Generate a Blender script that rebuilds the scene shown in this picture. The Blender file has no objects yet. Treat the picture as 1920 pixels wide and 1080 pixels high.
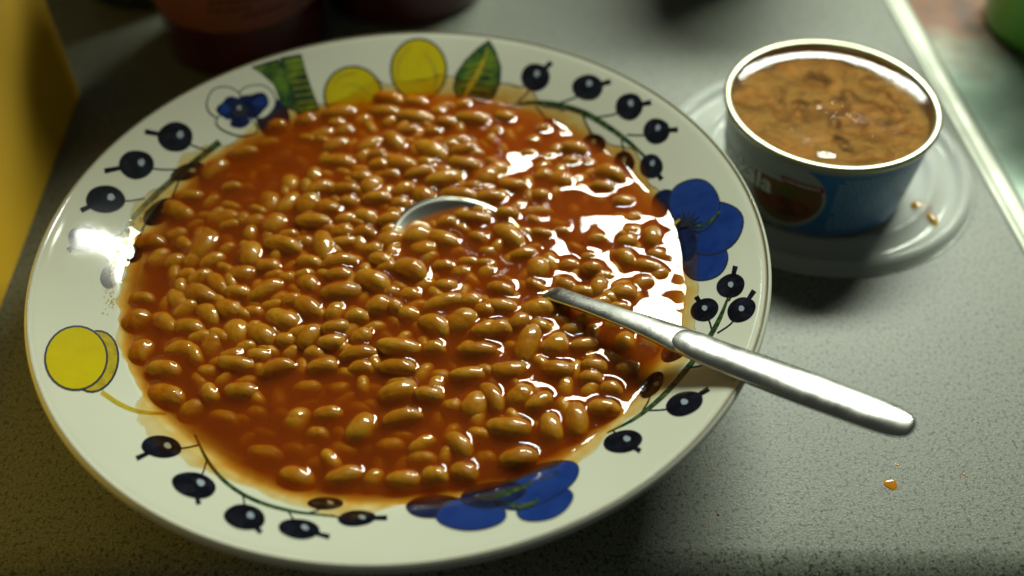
import bpy, bmesh, math, random
import numpy as np
from mathutils import Vector, Matrix
random.seed(7); rng = np.random.RandomState(11)
S = 0.01                                        # everything below is written in centimetres
scene = bpy.context.scene; C = scene.collection

# ------------------------------------------------------------------ camera
CAM = np.array([2.387, -24.728, 28.738]); PITCH, YAW, ROLL, FPX = 0.745592, -0.048237, -0.010793, 1946.25
def _rot(p, y, r):
    Rr = np.array([[math.cos(r), -math.sin(r), 0], [math.sin(r), math.cos(r), 0], [0, 0, 1]])
    Rx = np.array([[1, 0, 0], [0, math.cos(p), -math.sin(p)], [0, math.sin(p), math.cos(p)]])
    Rz = np.array([[math.cos(y), -math.sin(y), 0], [math.sin(y), math.cos(y), 0], [0, 0, 1]])
    return Rz @ Rx @ Rr
RM = _rot(PITCH, YAW, ROLL)
cam = bpy.data.cameras.new('camera'); camo = bpy.data.objects.new('camera', cam); C.objects.link(camo)
mw = Matrix.Identity(4)
for i in range(3):
    for j in range(3): mw[i][j] = RM[i, j]
    mw[i][3] = CAM[i] * S
camo.matrix_world = mw
cam.sensor_width = 36; cam.lens = FPX / 1920 * 36; cam.clip_start = 0.01; cam.clip_end = 50
fwd = -RM[:, 2]
cam.dof.use_dof = True
cam.dof.focus_distance = float(np.dot(np.array([6.0, -4.0, 3.6]) - CAM, fwd)) * S
cam.dof.aperture_fstop = 4.6
scene.camera = camo
# ------------------------------------------------------------------ light
w = bpy.data.worlds.new('World'); scene.world = w; w.use_nodes = True
bg = w.node_tree.nodes['Background']; bg.inputs[0].default_value = (0.95, 1.0, 0.90, 1); bg.inputs[1].default_value = 0.040
ld = bpy.data.lights.new('hood_lamp', 'AREA'); ld.shape = 'RECTANGLE'; ld.size = 0.62; ld.size_y = 0.13
ld.energy = 15; ld.color = (0.94, 1.0, 0.85)
lo = bpy.data.objects.new('hood_lamp', ld); C.objects.link(lo)
LP = Vector((0.435, 0.63, 0.69)); lo.location = LP
lo.rotation_euler = (math.radians(-38), 0, 0)
scene.view_settings.view_transform = 'Standard'; scene.view_settings.look = 'None'
scene.view_settings.exposure = 0.0; scene.view_settings.gamma = 1

# ------------------------------------------------------------------ helpers
def tag(o, label=None, cat=None, group=None, kind=None):
    for k, v in (('label', label), ('category', cat), ('group', group), ('kind', kind)):
        if v: o[k] = v
    return o
def mesh(name, V, F, mats, smooth=True, fm=None):
    me = bpy.data.meshes.new(name)
    V = np.asarray(V, float) * S
    me.from_pydata(V.tolist(), [], [tuple(map(int, f)) for f in F])
    for m in (mats if isinstance(mats, (list, tuple)) else [mats]): me.materials.append(m)
    if fm is not None: me.polygons.foreach_set('material_index', np.asarray(fm, dtype=np.int32))
    me.polygons.foreach_set('use_smooth', [smooth] * len(me.polygons))
    me.update(); return me
def obj(name, me, parent=None, loc=None):
    o = bpy.data.objects.new(name, me); C.objects.link(o)
    if parent: o.parent = parent
    if loc: o.location = [c * S for c in loc]
    return o
def empty(name, loc): return obj(name, None, None, loc)
def lathe(prof, n=96, cx=0, cy=0, close=False):
    V, F = [], []; k = len(prof)
    for i in range(n):
        a = 2 * math.pi * i / n
        for r, z in prof: V.append((cx + max(r, 1e-4) * math.cos(a), cy + max(r, 1e-4) * math.sin(a), z))
    for i in range(n):
        j = (i + 1) % n
        for q in range(k - 1): F.append((i * k + q, j * k + q, j * k + q + 1, i * k + q + 1))
    return V, F
def unp(px, z):
    px = np.atleast_2d(np.asarray(px, float))
    d = np.c_[(px[:, 0] - 960) / FPX, -(px[:, 1] - 540) / FPX, -np.ones(len(px))] @ RM.T
    t = (z - CAM[2]) / d[:, 2]
    return (CAM + d * t[:, None])
def onsurf(px, f):                               # view ray -> surface z = f(x, y)
    px = np.atleast_2d(np.asarray(px, float))
    d = np.c_[(px[:, 0] - 960) / FPX, -(px[:, 1] - 540) / FPX, -np.ones(len(px))] @ RM.T
    lo_ = (5.2 - CAM[2]) / d[:, 2]; hi = (0.8 - CAM[2]) / d[:, 2]
    for _ in range(40):
        m = (lo_ + hi) / 2; p = CAM + d * m[:, None]
        up = p[:, 2] > f(p[:, 0], p[:, 1]); lo_ = np.where(up, m, lo_); hi = np.where(up, hi, m)
    return CAM + d * lo_[:, None]

# node helpers
def newmat(name):
    m = bpy.data.materials.new(name); m.use_nodes = True; nt = m.node_tree; nt.nodes.clear()
    return m, nt
def N(nt, t, **kw):
    n = nt.nodes.new(t)
    for k, v in kw.items():
        if k.startswith('i_'): n.inputs[k[2:].replace('_', ' ')].default_value = v
        elif k.startswith('n_'): n.inputs[int(k[2:])].default_value = v
        else: setattr(n, k, v)
    return n
def L(nt, a, b): nt.links.new(a, b)
def c4(c): return (c[0], c[1], c[2], 1)
def ramp(nt, fac, stops):
    r = N(nt, 'ShaderNodeValToRGB'); L(nt, fac, r.inputs[0]); e = r.color_ramp.elements
    while len(e) < len(stops): e.new(0.5)
    for i, (p, c) in enumerate(stops): e[i].position = p; e[i].color = c4(c)
    return r.outputs[0]
def noise(nt, scale, detail=3, rough=.5, coord='Object', dist=0, sx=None):
    tc = N(nt, 'ShaderNodeTexCoord'); n = N(nt, 'ShaderNodeTexNoise', i_Scale=scale, i_Detail=detail, i_Roughness=rough, i_Distortion=dist)
    if sx:
        mp = N(nt, 'ShaderNodeMapping'); mp.inputs['Scale'].default_value = sx; L(nt, tc.outputs[coord], mp.inputs[0]); L(nt, mp.outputs[0], n.inputs['Vector'])
    else: L(nt, tc.outputs[coord], n.inputs['Vector'])
    return n.outputs['Fac']
def math_(nt, op, a, b=None, clamp=False):
    n = N(nt, 'ShaderNodeMath', operation=op); n.use_clamp = clamp
    for i, x in enumerate((a, b)):
        if x is None: continue
        if isinstance(x, (int, float)): n.inputs[i].default_value = x
        else: L(nt, x, n.inputs[i])
    return n.outputs[0]
def principled(name, col, rough=.4, metal=0, spec=.5, coat=0, var=None, bump=None, sss=0, rvar=None, coord='Object'):
    """var=(scale, colour2, lo, hi) noise mix; bump=(scale, distance, strength)"""
    m, nt = newmat(name); p = N(nt, 'ShaderNodeBsdfPrincipled'); o = N(nt, 'ShaderNodeOutputMaterial'); L(nt, p.outputs[0], o.inputs[0])
    p.inputs['Base Color'].default_value = c4(col); p.inputs['Roughness'].default_value = rough; p.inputs['Metallic'].default_value = metal
    p.inputs['Specular IOR Level'].default_value = spec; p.inputs['Coat Weight'].default_value = coat; p.inputs['Coat Roughness'].default_value = .03
    if var: L(nt, ramp(nt, noise(nt, var[0], 5, .6, coord), [(var[2], col), (var[3], var[1])]), p.inputs['Base Color'])
    if rvar: L(nt, ramp(nt, noise(nt, rvar[0], 4, .6, coord), [(.35, (rough,) * 3), (.65, (rvar[1],) * 3)]), p.inputs['Roughness'])
    if bump:
        b = N(nt, 'ShaderNodeBump', i_Distance=bump[1], i_Strength=bump[2]); L(nt, noise(nt, bump[0], 3, .5, coord), b.inputs['Height']); L(nt, b.outputs[0], p.inputs['Normal'])
    if sss:
        p.inputs['Subsurface Weight'].default_value = sss; p.inputs['Subsurface Scale'].default_value = .004; p.inputs['Subsurface Radius'].default_value = (1, .45, .15)
    return m

M = {}
# counter: grey speckled laminate with fine pebbled gloss
def counter_mat():
    m, nt = newmat('speckled_laminate'); p = N(nt, 'ShaderNodeBsdfPrincipled'); o = N(nt, 'ShaderNodeOutputMaterial'); L(nt, p.outputs[0], o.inputs[0])
    n1 = noise(nt, 1300, 3, .6); n2 = noise(nt, 760, 2, .5, sx=(1, .8, 1)); n3 = noise(nt, 12, 3, .5); n4 = noise(nt, 1500, 1, .5)
    base = ramp(nt, n1, [(.30, (.10, .115, .082)), (.5, (.155, .17, .135)), (.70, (.26, .28, .23))])
    dark = ramp(nt, n2, [(.35, (.22, .26, .23)), (.44, (1, 1, 1))])
    mx = N(nt, 'ShaderNodeMix', data_type='RGBA', blend_type='MULTIPLY'); mx.inputs[0].default_value = .85
    L(nt, base, mx.inputs[6]); L(nt, dark, mx.inputs[7])
    tcv = N(nt, 'ShaderNodeTexCoord'); vo = N(nt, 'ShaderNodeTexVoronoi', i_Scale=560, i_Randomness=1.0); mpv = N(nt, 'ShaderNodeMapping'); mpv.inputs['Rotation'].default_value = (0, 0, .5); mpv.inputs['Scale'].default_value = (.8, 1.25, 1)
    L(nt, tcv.outputs['Object'], mpv.inputs[0]); L(nt, mpv.outputs[0], vo.inputs['Vector'])
    pick = N(nt, 'ShaderNodeSeparateColor'); L(nt, vo.outputs['Color'], pick.inputs[0])
    spk = math_(nt, 'MULTIPLY', math_(nt, 'LESS_THAN', math_(nt, 'ADD', vo.outputs['Distance'], math_(nt, 'MULTIPLY', n4, .25)), .40), math_(nt, 'GREATER_THAN', pick.outputs[0], .55))
    mk = N(nt, 'ShaderNodeMix', data_type='RGBA'); L(nt, math_(nt, 'MULTIPLY', spk, .55), mk.inputs[0]); L(nt, mx.outputs[2], mk.inputs[6]); mk.inputs[7].default_value = (.035, .045, .038, 1); mx = mk
    warm = ramp(nt, n3, [(.3, (.9, .9, .88)), (.7, (1.06, 1.05, 1.02))])
    m2 = N(nt, 'ShaderNodeMix', data_type='RGBA', blend_type='MULTIPLY'); m2.inputs[0].default_value = 1
    L(nt, mx.outputs[2], m2.inputs[6]); L(nt, warm, m2.inputs[7]); L(nt, m2.outputs[2], p.inputs['Base Color'])
    p.inputs['Roughness'].default_value = .46; p.inputs['Specular IOR Level'].default_value = .42
    b = N(nt, 'ShaderNodeBump', i_Distance=.00012, i_Strength=.5); L(nt, n4, b.inputs['Height']); L(nt, b.outputs[0], p.inputs['Normal'])
    return m
M['counter'] = counter_mat()
M['china'] = principled('glazed_china', (.59, .615, .50), .07, coat=.3, var=(30, (.56, .585, .47), .3, .8), bump=(55, .0006, .12))
def dull_under_sauce(m):
    nt = m.node_tree; p = [q for q in nt.nodes if q.type == 'BSDF_PRINCIPLED'][0]; tc = N(nt, 'ShaderNodeTexCoord'); sx = N(nt, 'ShaderNodeSeparateXYZ'); L(nt, tc.outputs['Object'], sx.inputs[0])
    r = math_(nt, 'SQRT', math_(nt, 'ADD', math_(nt, 'MULTIPLY', sx.outputs[0], sx.outputs[0]), math_(nt, 'MULTIPLY', sx.outputs[1], sx.outputs[1])))
    dry = math_(nt, 'MAXIMUM', math_(nt, 'GREATER_THAN', r, .0952), math_(nt, 'LESS_THAN', sx.outputs[2], .0125))
    L(nt, math_(nt, 'MULTIPLY', dry, p.inputs['Specular IOR Level'].default_value), p.inputs['Specular IOR Level']); L(nt, math_(nt, 'MULTIPLY', dry, p.inputs['Coat Weight'].default_value), p.inputs['Coat Weight'])
dull_under_sauce(M['china'])
M['ink'] = principled('print_blue_black', (.005, .006, .009), .12, coat=.5, var=(260, (.014, .017, .028), .45, .7))
M['line'] = principled('print_line', (.018, .022, .03), .2, coat=.6)
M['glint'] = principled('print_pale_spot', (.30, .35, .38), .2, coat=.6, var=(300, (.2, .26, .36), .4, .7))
M['blue'] = principled('print_blue', (.008, .030, .17), .12, coat=.5, var=(110, (.018, .055, .24), .35, .75))
M['navy'] = principled('print_navy', (.004, .010, .045), .12, coat=.5, var=(160, (.012, .022, .09), .4, .7))
M['yellow'] = principled('print_yellow', (.50, .43, .006), .12, coat=.5, var=(90, (.46, .35, .006), .4, .75))
M['olive'] = principled('print_olive', (.44, .34, .02), .12, coat=.5, var=(260, (.26, .22, .02), .45, .7))
M['green'] = principled('print_green', (.012, .05, .018), .2, coat=.6, var=(140, (.10, .19, .02), .42, .62))
M['stemg'] = principled('print_stem_green', (.012, .04, .018), .2, coat=.6, var=(420, (.07, .11, .03), .45, .6))
M['steel'] = principled('polished_steel', (.60, .61, .56), .20, 1, rvar=(70, .33), bump=(500, .00008, .35))
M['steel2'] = principled('satin_steel_bowl', (.60, .60, .52), .25, 1)

for q in ('ink', 'line', 'glint', 'blue', 'navy', 'yellow', 'olive', 'green', 'stemg'): dull_under_sauce(M[q])
# ------------------------------------------------------------------ counter, trim, steel
def box_mesh(name, x0, x1, y0, y1, z0, z1, mat):
    V = [(x, y, z) for x in (x0, x1) for y in (y0, y1) for z in (z0, z1)]
    return mesh(name, V, [(0, 1, 3, 2), (4, 6, 7, 5), (0, 4, 5, 1), (2, 3, 7, 6), (0, 2, 6, 4), (1, 5, 7, 3)], mat, False)
# the counter's front edge rolls over just under the near side of the plate
V, F = [], []; cp = [(62, 0)] + [(q, 0) for q in np.linspace(40, 1, 14)] + [(0, 0)] + [(-1.6 * math.sin(t), -1.6 * (1 - math.cos(t))) for t in np.linspace(.12, 1.57, 12)] + [(-1.6, -3.9), (62, -3.9)]
xs = [-90, -30, 0, 23.55]; k = len(cp)
for x in xs:
    for y, z in cp: V.append((x, (y - 8.7 - .07 * x) if y < 62 else 62, z))
for i in range(3):
    for q in range(k - 1): F.append((i * k + q, i * k + q + 1, (i + 1) * k + q + 1, (i + 1) * k + q))
ctr = obj('kitchen_counter', mesh('kitchen_counter', V, F, M['counter'])); tag(ctr, kind='structure')
def steel_sheet():
    m, nt = newmat('brown_patch_steel'); p = N(nt, 'ShaderNodeBsdfPrincipled'); o = N(nt, 'ShaderNodeOutputMaterial'); L(nt, p.outputs[0], o.inputs[0])
    tc = N(nt, 'ShaderNodeTexCoord')
    # uneven orange-brown patch mixed into the steel's colour around (27.5, 24)
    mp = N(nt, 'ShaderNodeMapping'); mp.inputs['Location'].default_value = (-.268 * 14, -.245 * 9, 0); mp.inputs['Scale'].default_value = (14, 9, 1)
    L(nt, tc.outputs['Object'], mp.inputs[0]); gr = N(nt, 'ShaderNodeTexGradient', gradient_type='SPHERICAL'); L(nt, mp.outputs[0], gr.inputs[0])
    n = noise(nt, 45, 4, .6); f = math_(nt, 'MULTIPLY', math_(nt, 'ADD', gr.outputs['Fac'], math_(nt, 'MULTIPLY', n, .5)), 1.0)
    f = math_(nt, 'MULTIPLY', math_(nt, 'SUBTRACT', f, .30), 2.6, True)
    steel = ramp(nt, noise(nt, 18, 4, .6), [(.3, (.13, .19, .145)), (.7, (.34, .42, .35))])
    brown_tone = ramp(nt, noise(nt, 60, 3, .6), [(.3, (.035, .022, .015)), (.5, (.15, .05, .010)), (.7, (.09, .08, .04))])
    mx = N(nt, 'ShaderNodeMix', data_type='RGBA'); L(nt, f, mx.inputs[0]); L(nt, steel, mx.inputs[6]); L(nt, brown_tone, mx.inputs[7]); L(nt, mx.outputs[2], p.inputs['Base Color'])
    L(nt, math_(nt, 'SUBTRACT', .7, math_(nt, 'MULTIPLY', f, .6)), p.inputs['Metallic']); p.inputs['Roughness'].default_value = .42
    return m
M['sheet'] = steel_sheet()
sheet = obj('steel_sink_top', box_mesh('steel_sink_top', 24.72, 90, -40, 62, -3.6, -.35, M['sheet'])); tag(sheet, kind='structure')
# rounded trim along the counter edge (two ridges)
M['trim'] = principled('trim_metal', (.33, .35, .29), .50, .7, rvar=(60, .58))
prof = [(23.5, .004), (23.55, .07), (23.66, .11), (23.78, .10), (23.86, .06), (23.95, .055), (24.05, .10), (24.3, .13), (24.52, .10), (24.64, .0), (24.66, -.2), (24.715, -.9)]
V = []; F = []
ys = np.linspace(-40, 62, 103)
for y in ys:
    for x, z in prof: V.append((x, y, z))
k = len(prof)
for i in range(len(ys) - 1):
    for q in range(k - 1): F.append((i * k + q, i * k + q + 1, (i + 1) * k + q + 1, (i + 1) * k + q))
trim = obj('edge_trim', mesh('edge_trim', V, F, M['trim'])); tag(trim, 'shiny ridged metal edge strip between grey counter and steel', 'edge strip')

# ------------------------------------------------------------------ plate
PR = np.array([0, 5.5, 6.4, 7.2, 8.0, 8.8, 9.41, 10.5, 11.45, 11.75, 11.9]); PZ = np.array([1.5, 1.58, 1.78, 2.12, 2.58, 3.10, 3.48, 4.06, 4.54, 4.68, 4.72])
def pchip(x, y, q):
    h = np.diff(x); d = np.diff(y) / h; m = np.zeros_like(x)
    for i in range(1, len(x) - 1):
        if d[i - 1] * d[i] > 0: m[i] = 2 * d[i - 1] * d[i] / (d[i - 1] + d[i])
    m[0] = 0; m[-1] = d[-1] * .6
    i = np.clip(np.searchsorted(x, q) - 1, 0, len(h) - 1); t = (q - x[i]) / h[i]
    return y[i] * (1 + 2 * t) * (1 - t) ** 2 + h[i] * m[i] * t * (1 - t) ** 2 + y[i + 1] * t * t * (3 - 2 * t) + h[i] * m[i + 1] * t * t * (t - 1)
_tr = np.linspace(0, 11.9, 400); _tz = pchip(PR, PZ, _tr)
def plate_z(x, y): return np.interp(np.hypot(x, y), _tr, _tz)
plate = empty('soup_plate', (0, 0, 0))
tag(plate, 'cream china soup plate with printed berries, flowers and fruit, full of beans', 'plate')
prof = [(float(r), float(z)) for r, z in zip(np.linspace(0, 11.9, 90), pchip(PR, PZ, np.linspace(0, 11.9, 90)))]
for a in np.linspace(75, -70, 12): prof.append((11.84 + .19 * math.cos(math.radians(a)), 4.535 + .19 * math.sin(math.radians(a))))
prof += [(11.5, 4.10), (10.8, 3.72), (9.8, 3.12), (8.8, 2.4), (7.8, 1.7), (6.9, 1.15), (6.3, .8), (6.0, .45), (5.95, .05), (5.8, .0), (5.6, .05), (5.5, .6), (5, .9), (0, 1.0)]
V, F = lathe(prof, 192)
obj('glazed_body', mesh('glazed_body', V, F, M['china']), plate)

def decal(name, shapes, parent, label=None, base=.004):
    """shapes = list of (kind, data, material); each later shape lies a hair above the one before"""
    V, F, fm, mats = [], [], [], []
    for li, (kind, data, mat) in enumerate(shapes):
        if mat not in mats: mats.append(mat)
        mi = mats.index(mat); eps = base + li * .0035; s0 = len(V)
        if kind == 'poly':
            P = np.array(data, float); c = P.mean(0); n = len(P); K = 5
            pts = [c] + [c + (P[i] - c) * (q / K) for q in range(1, K + 1) for i in range(n)]
            X = onsurf(pts, plate_z); X[:, 2] += eps; V += X.tolist()
            for i in range(n): F.append((s0, s0 + 1 + (i + 1) % n, s0 + 1 + i)); fm.append(mi)
            for q in range(K - 1):
                for i in range(n):
                    a = s0 + 1 + q * n + i; b = s0 + 1 + q * n + (i + 1) % n; F.append((a, b, b + n, a + n)); fm.append(mi)
        else:
            P, W = data; P = np.array(P, float); W = np.atleast_1d(W)
            # Catmull-Rom resample
            q = np.vstack([2 * P[0] - P[1], P, 2 * P[-1] - P[-2]]); out = []
            for i in range(1, len(q) - 2):
                for t in np.linspace(0, 1, 9)[:-1 if i < len(q) - 3 else None]:
                    out.append(.5 * (2 * q[i] + (q[i + 1] - q[i - 1]) * t + (2 * q[i - 1] - 5 * q[i] + 4 * q[i + 1] - q[i + 2]) * t * t + (3 * q[i] - q[i - 1] - 3 * q[i + 1] + q[i + 2]) * t ** 3))
            out = np.array(out); tg = np.gradient(out, axis=0); tg /= np.linalg.norm(tg, axis=1)[:, None] + 1e-9; nr = np.c_[-tg[:, 1], tg[:, 0]]
            ww = np.interp(np.linspace(0, 1, len(out)), np.linspace(0, 1, len(W)), W) if len(W) > 1 else np.full(len(out), W[0])
            A = out + nr * ww[:, None] / 2; B = out - nr * ww[:, None] / 2; m = len(out)
            X = onsurf(np.vstack([A, B]), plate_z); X[:, 2] += eps; V += X.tolist()
            for i in range(m - 1): F.append((s0 + i, s0 + i + 1, s0 + m + i + 1, s0 + m + i)); fm.append(mi)
    me = mesh(name, V, F, [M[x] for x in mats], True, fm)
    # make all faces look up
    flip = [p.index for p in me.polygons if p.normal.z < 0]
    if flip:
        bm = bmesh.new(); bm.from_mesh(me); bm.faces.ensure_lookup_table(); bmesh.ops.reverse_faces(bm, faces=[bm.faces[i] for i in flip]); bm.to_mesh(me); bm.free()
    o = obj(name, me, parent)
    if label: o['label'] = label
    return o
def ell(cx, cy, rx, ry, ang=0, n=28, wob=0, seed=0):
    r_ = random.Random(seed * 7 + int(cx)); ph = r_.random() * 6
    a = math.radians(ang); out = []
    for i in range(n):
        t = 2 * math.pi * i / n; k = 1 + wob * math.sin(3 * t + ph) + wob * .6 * math.sin(5 * t + 2 * ph)
        x = rx * k * math.cos(t); y = ry * k * math.sin(t); out.append((cx + x * math.cos(a) + y * math.sin(a), cy - x * math.sin(a) + y * math.cos(a)))
    return out
def berry(cx, cy, rx, ry, tail, ang=0, stem=None, spot=(.28, -.15)):
    sh = []
    if stem: sh.append(('strip', ([stem, ((stem[0] + cx) / 2 + 3, (stem[1] + cy) / 2 + 4), (cx, cy)], [3.5]), 'line'))
    if tail: sh.append(('strip', ([(cx, cy), tail], [9, 8, 10]), 'ink'))
    sh.append(('poly', ell(cx, cy, rx, ry, ang, wob=.015), 'ink'))
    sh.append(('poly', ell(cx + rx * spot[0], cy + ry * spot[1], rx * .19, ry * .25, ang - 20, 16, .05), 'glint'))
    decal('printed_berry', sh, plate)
B = berry
# left sprig
decal('printed_stem', [('strip', ([(412, 266), (372, 298), (330, 332), (285, 372), (245, 415), (222, 455), (208, 500), (200, 545)], [13, 12, 12, 11, 10, 9, 7, 4]), 'stemg')], plate)
B(329, 257, 33, 28, (272, 247), 0, (392, 283)); B(256, 309, 33, 27, (196, 321), 0, (330, 318)); B(198, 374, 37, 26, (152, 395), 0, (272, 372)); B(158, 446, 30, 24, (128, 470), 0, (226, 440))
B(352, 322, 34, 15, None, 20); B(300, 398, 36, 20, None, 35, (335, 340)); B(243, 470, 22, 26, None, 60, (285, 385)); B(206, 520, 18, 22, None, 0, (222, 460))
# lower left sprig
decal('printed_stem', [('strip', ([(365, 815), (392, 868), (428, 908), (478, 938), (545, 958), (625, 968)], [4, 7, 8, 8, 7, 4]), 'stemg')], plate)
B(303, 838, 38, 21, (256, 860), -6, (372, 835), (.3, -.1)); B(364, 910, 42, 24, (373, 946), -12, (388, 862), (.3, -.2)); B(459, 970, 39, 24, (490, 999), -8, (455, 928)); B(561, 992, 39, 19, (618, 1007), -6, (540, 958)); B(669, 972, 36, 15, (726, 971), 4, (620, 966))
B(610, 944, 34, 12, None, 0, (575, 962))
# right sprig
decal('printed_stem', [('strip', ([(1138, 812), (1190, 785), (1240, 745), (1285, 695), (1322, 645), (1348, 600), (1366, 556)], [3, 7, 10, 11, 10, 9, 4]), 'stemg')], plate)
B(1370, 536, 27, 22, (1379, 499), 20, (1366, 565), (.0, -.1)); B(1321, 581, 27, 21, (1305, 556), 20, (1335, 622), (.0, -.15)); B(1390, 581, 28, 22, (1414, 545), 30, (1345, 625), (.0, -.1))
B(1283, 757, 36, 22, (1329, 729), 18, (1212, 770), (.0, -.15)); B(1168, 828, 37, 21, (1201, 846), 10, (1150, 808), (.2, -.25)); B(1268, 655, 34, 18, None, 35); B(1340, 672, 26, 14, None, 10, (1290, 690)); B(1222, 722, 30, 16, None, 50, (1205, 770))
# top right sprig
decal('printed_stem', [('strip', ([(945, 203), (990, 193), (1040, 196), (1095, 212), (1140, 238), (1178, 266), (1214, 298)], [4, 8, 11, 12, 11, 9, 5]), 'stemg')], plate)
B(1004, 145, 27, 26, (1034, 117), 0, (970, 192), (.1, -.25)); B(1102, 164, 29, 24, (1145, 153), 0, (1050, 193), (.1, -.3)); B(1180, 200, 26, 25, (1221, 192), 30, (1120, 220), (.1, -.25)); B(1231, 246, 25, 24, (1271, 243), 0, (1175, 253), (.1, -.25)); B(1221, 312, 22, 23, (1241, 337), 0, None, (.1, -.25))
B(1113, 270, 23, 19, None, 0, (1092, 215), (0, -.2)); B(1170, 305, 20, 22, None, 0, (1165, 262), (0, -.2)); B(1034, 234, 18, 11, None, -20, (1005, 200))
# yellow fruit
decal('printed_fruit', [('strip', ([(190, 735), (225, 758), (262, 772), (312, 776)], [9, 9, 8, 5]), 'olive'), ('poly', ell(178, 678, 45, 60, -14), 'line'), ('poly', ell(178, 678, 41, 56, -14), 'olive'),
    ('poly', ell(143, 672, 60, 62, -20), 'line'), ('poly', ell(143, 672, 56, 58, -20), 'yellow')], plate, 'pair of bright yellow printed fruits at the left of the rim')
decal('printed_fruit', [('poly', ell(785, 131, 54, 60, 0), 'line'), ('poly', ell(785, 131, 50, 56, 0), 'yellow'), ('strip', ([(792, 95), (812, 122), (818, 155), (812, 190)], [2, 8, 7, 3]), 'olive'), ('strip', ([(745, 150), (748, 115), (770, 88)], [2, 7, 2]), 'olive')], plate, 'upright yellow printed fruit with a curved crease')
decal('printed_fruit', [('poly', ell(662, 178, 56, 55, 0), 'line'), ('poly', ell(662, 178, 52, 51, 0), 'yellow'), ('strip', ([(640, 162), (668, 160), (695, 180)], [2, 5, 3]), 'olive'), ('strip', ([(625, 160), (640, 142), (668, 138)], [2, 6, 2]), 'olive')], plate, 'yellow printed fruit half covered by the beans')
# leaf and leafy bands
lf = [(917, 74), (930, 95), (940, 125), (939, 155), (928, 182), (905, 196), (875, 194), (856, 186), (849, 165), (854, 138), (872, 112), (895, 90)]
def grow(P, k):
    P = np.array(P, float); c = P.mean(0); return (c + (P - c) * k).tolist()
decal('printed_leaf', [('poly', lf, 'line'), ('poly', grow(lf, .92), 'green'), ('strip', ([(915, 92), (900, 130), (880, 165), (868, 188)], [2, 9, 10, 3]), 'olive')] +
    [('strip', ([(908 - i * 7, 110 + i * 14), (930 - i * 3, 112 + i * 15)], [2, 1]), 'olive') for i in range(5)] + [('strip', ([(900 - i * 6, 120 + i * 13), (876 - i * 4, 128 + i * 12)], [2, 1]), 'olive') for i in range(4)], plate, 'pointed green printed leaf at the far side')
bd1 = [(470, 126), (500, 116), (522, 110), (534, 130), (556, 175), (560, 212), (528, 200), (514, 160), (492, 140)]
bd2 = [(524, 108), (565, 101), (574, 135), (586, 170), (600, 206), (575, 216), (556, 216), (548, 180), (534, 140)]
decal('printed_leaf', [('poly', bd1, 'line'), ('poly', grow(bd1, .9), 'green'), ('poly', bd2, 'line'), ('poly', grow(bd2, .92), 'green')] +
    [('strip', ([(534 + i * 4, 116 + i * 13), (566 + i * 4, 112 + i * 13)], [1.5, 1.5]), 'olive') for i in range(8)], plate, 'two broad green printed blades side by side')
# blue flowers
def flower(petals, extra, label):
    sh = []
    for cx, cy, rx, ry, a, col in petals: sh += [('poly', ell(cx, cy, rx + 2.5, ry + 2.5, a, 32, .02, 1), 'line'), ('poly', ell(cx, cy, rx, ry, a, 32, .02, 1), col)]
    decal('printed_flower', sh + extra, plate, label)
flower([(1320, 487, 43, 38, 10, 'blue'), (1338, 428, 56, 46, 30, 'blue'), (1258, 398, 32, 42, 30, 'navy'), (1302, 385, 46, 48, 20, 'blue'), (1278, 452, 26, 36, 20, 'navy')],
    [('strip', ([(1298, 428), (1328, 418), (1350, 398)], [3, 6, 3]), 'stemg')] + [('strip', ([(1288, 425), (1288 + 30 * math.cos(t), 425 - 30 * math.sin(t))], [5, 1]), 'line') for t in np.linspace(-.5, 3.4, 11)] + [('strip', ([(1262, 425), (1274, 414)], [5, 3]), 'olive')], 'blue printed flower of broad petals beside the can')
flower([(818, 950, 56, 20, 2, 'navy'), (1022, 946, 54, 27, 20, 'blue'), (884, 964, 64, 30, 2, 'blue'), (1005, 910, 84, 34, 22, 'blue'), (925, 928, 60, 22, 8, 'navy')],
    [('strip', ([(910, 935), (950, 925), (1000, 905)], [6, 12, 5]), 'stemg'), ('strip', ([(940, 945), (985, 950), (1010, 935)], [5, 10, 4]), 'stemg')] + [('strip', ([(925, 935), (925 + 44 * math.cos(t), 935 - 17 * math.sin(t))], [5, 1]), 'line') for t in np.linspace(2.2, 5.4, 9)], 'blue printed flower at the near side of the rim')
def ring(cx, cy, rx, ry, a): return [('poly', ell(cx, cy, rx + 2.5, ry + 2.5, a, 30, .03, 2), 'line'), ('poly', ell(cx, cy, rx, ry, a, 30, .03, 2), 'china')]
decal('printed_flower', [('poly', ell(512, 222, 32, 38, 10), 'navy')] + ring(482, 190, 34, 30, -15) + ring(424, 196, 36, 30, -25) + ring(444, 234, 38, 19, -15) +
    [('poly', ell(434, 205, 25, 22, 0, 30, .10, 3), 'navy'), ('poly', ell(474, 197, 31, 22, 12, 30, .10, 4), 'navy'), ('poly', ell(488, 192, 13, 9, 12, 30, .10, 4), 'blue'), ('poly', ell(422, 206, 10, 10, 12, 30, .10, 4), 'blue'), ('poly', ell(450, 228, 18, 14, 0, 26, .08), 'navy'), ('poly', ell(450, 208, 14, 13, 0, 22, .1), 'line'), ('poly', ell(449, 204, 4, 4), 'glint')], plate, 'pale printed blossom with dark blue centre')

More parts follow.
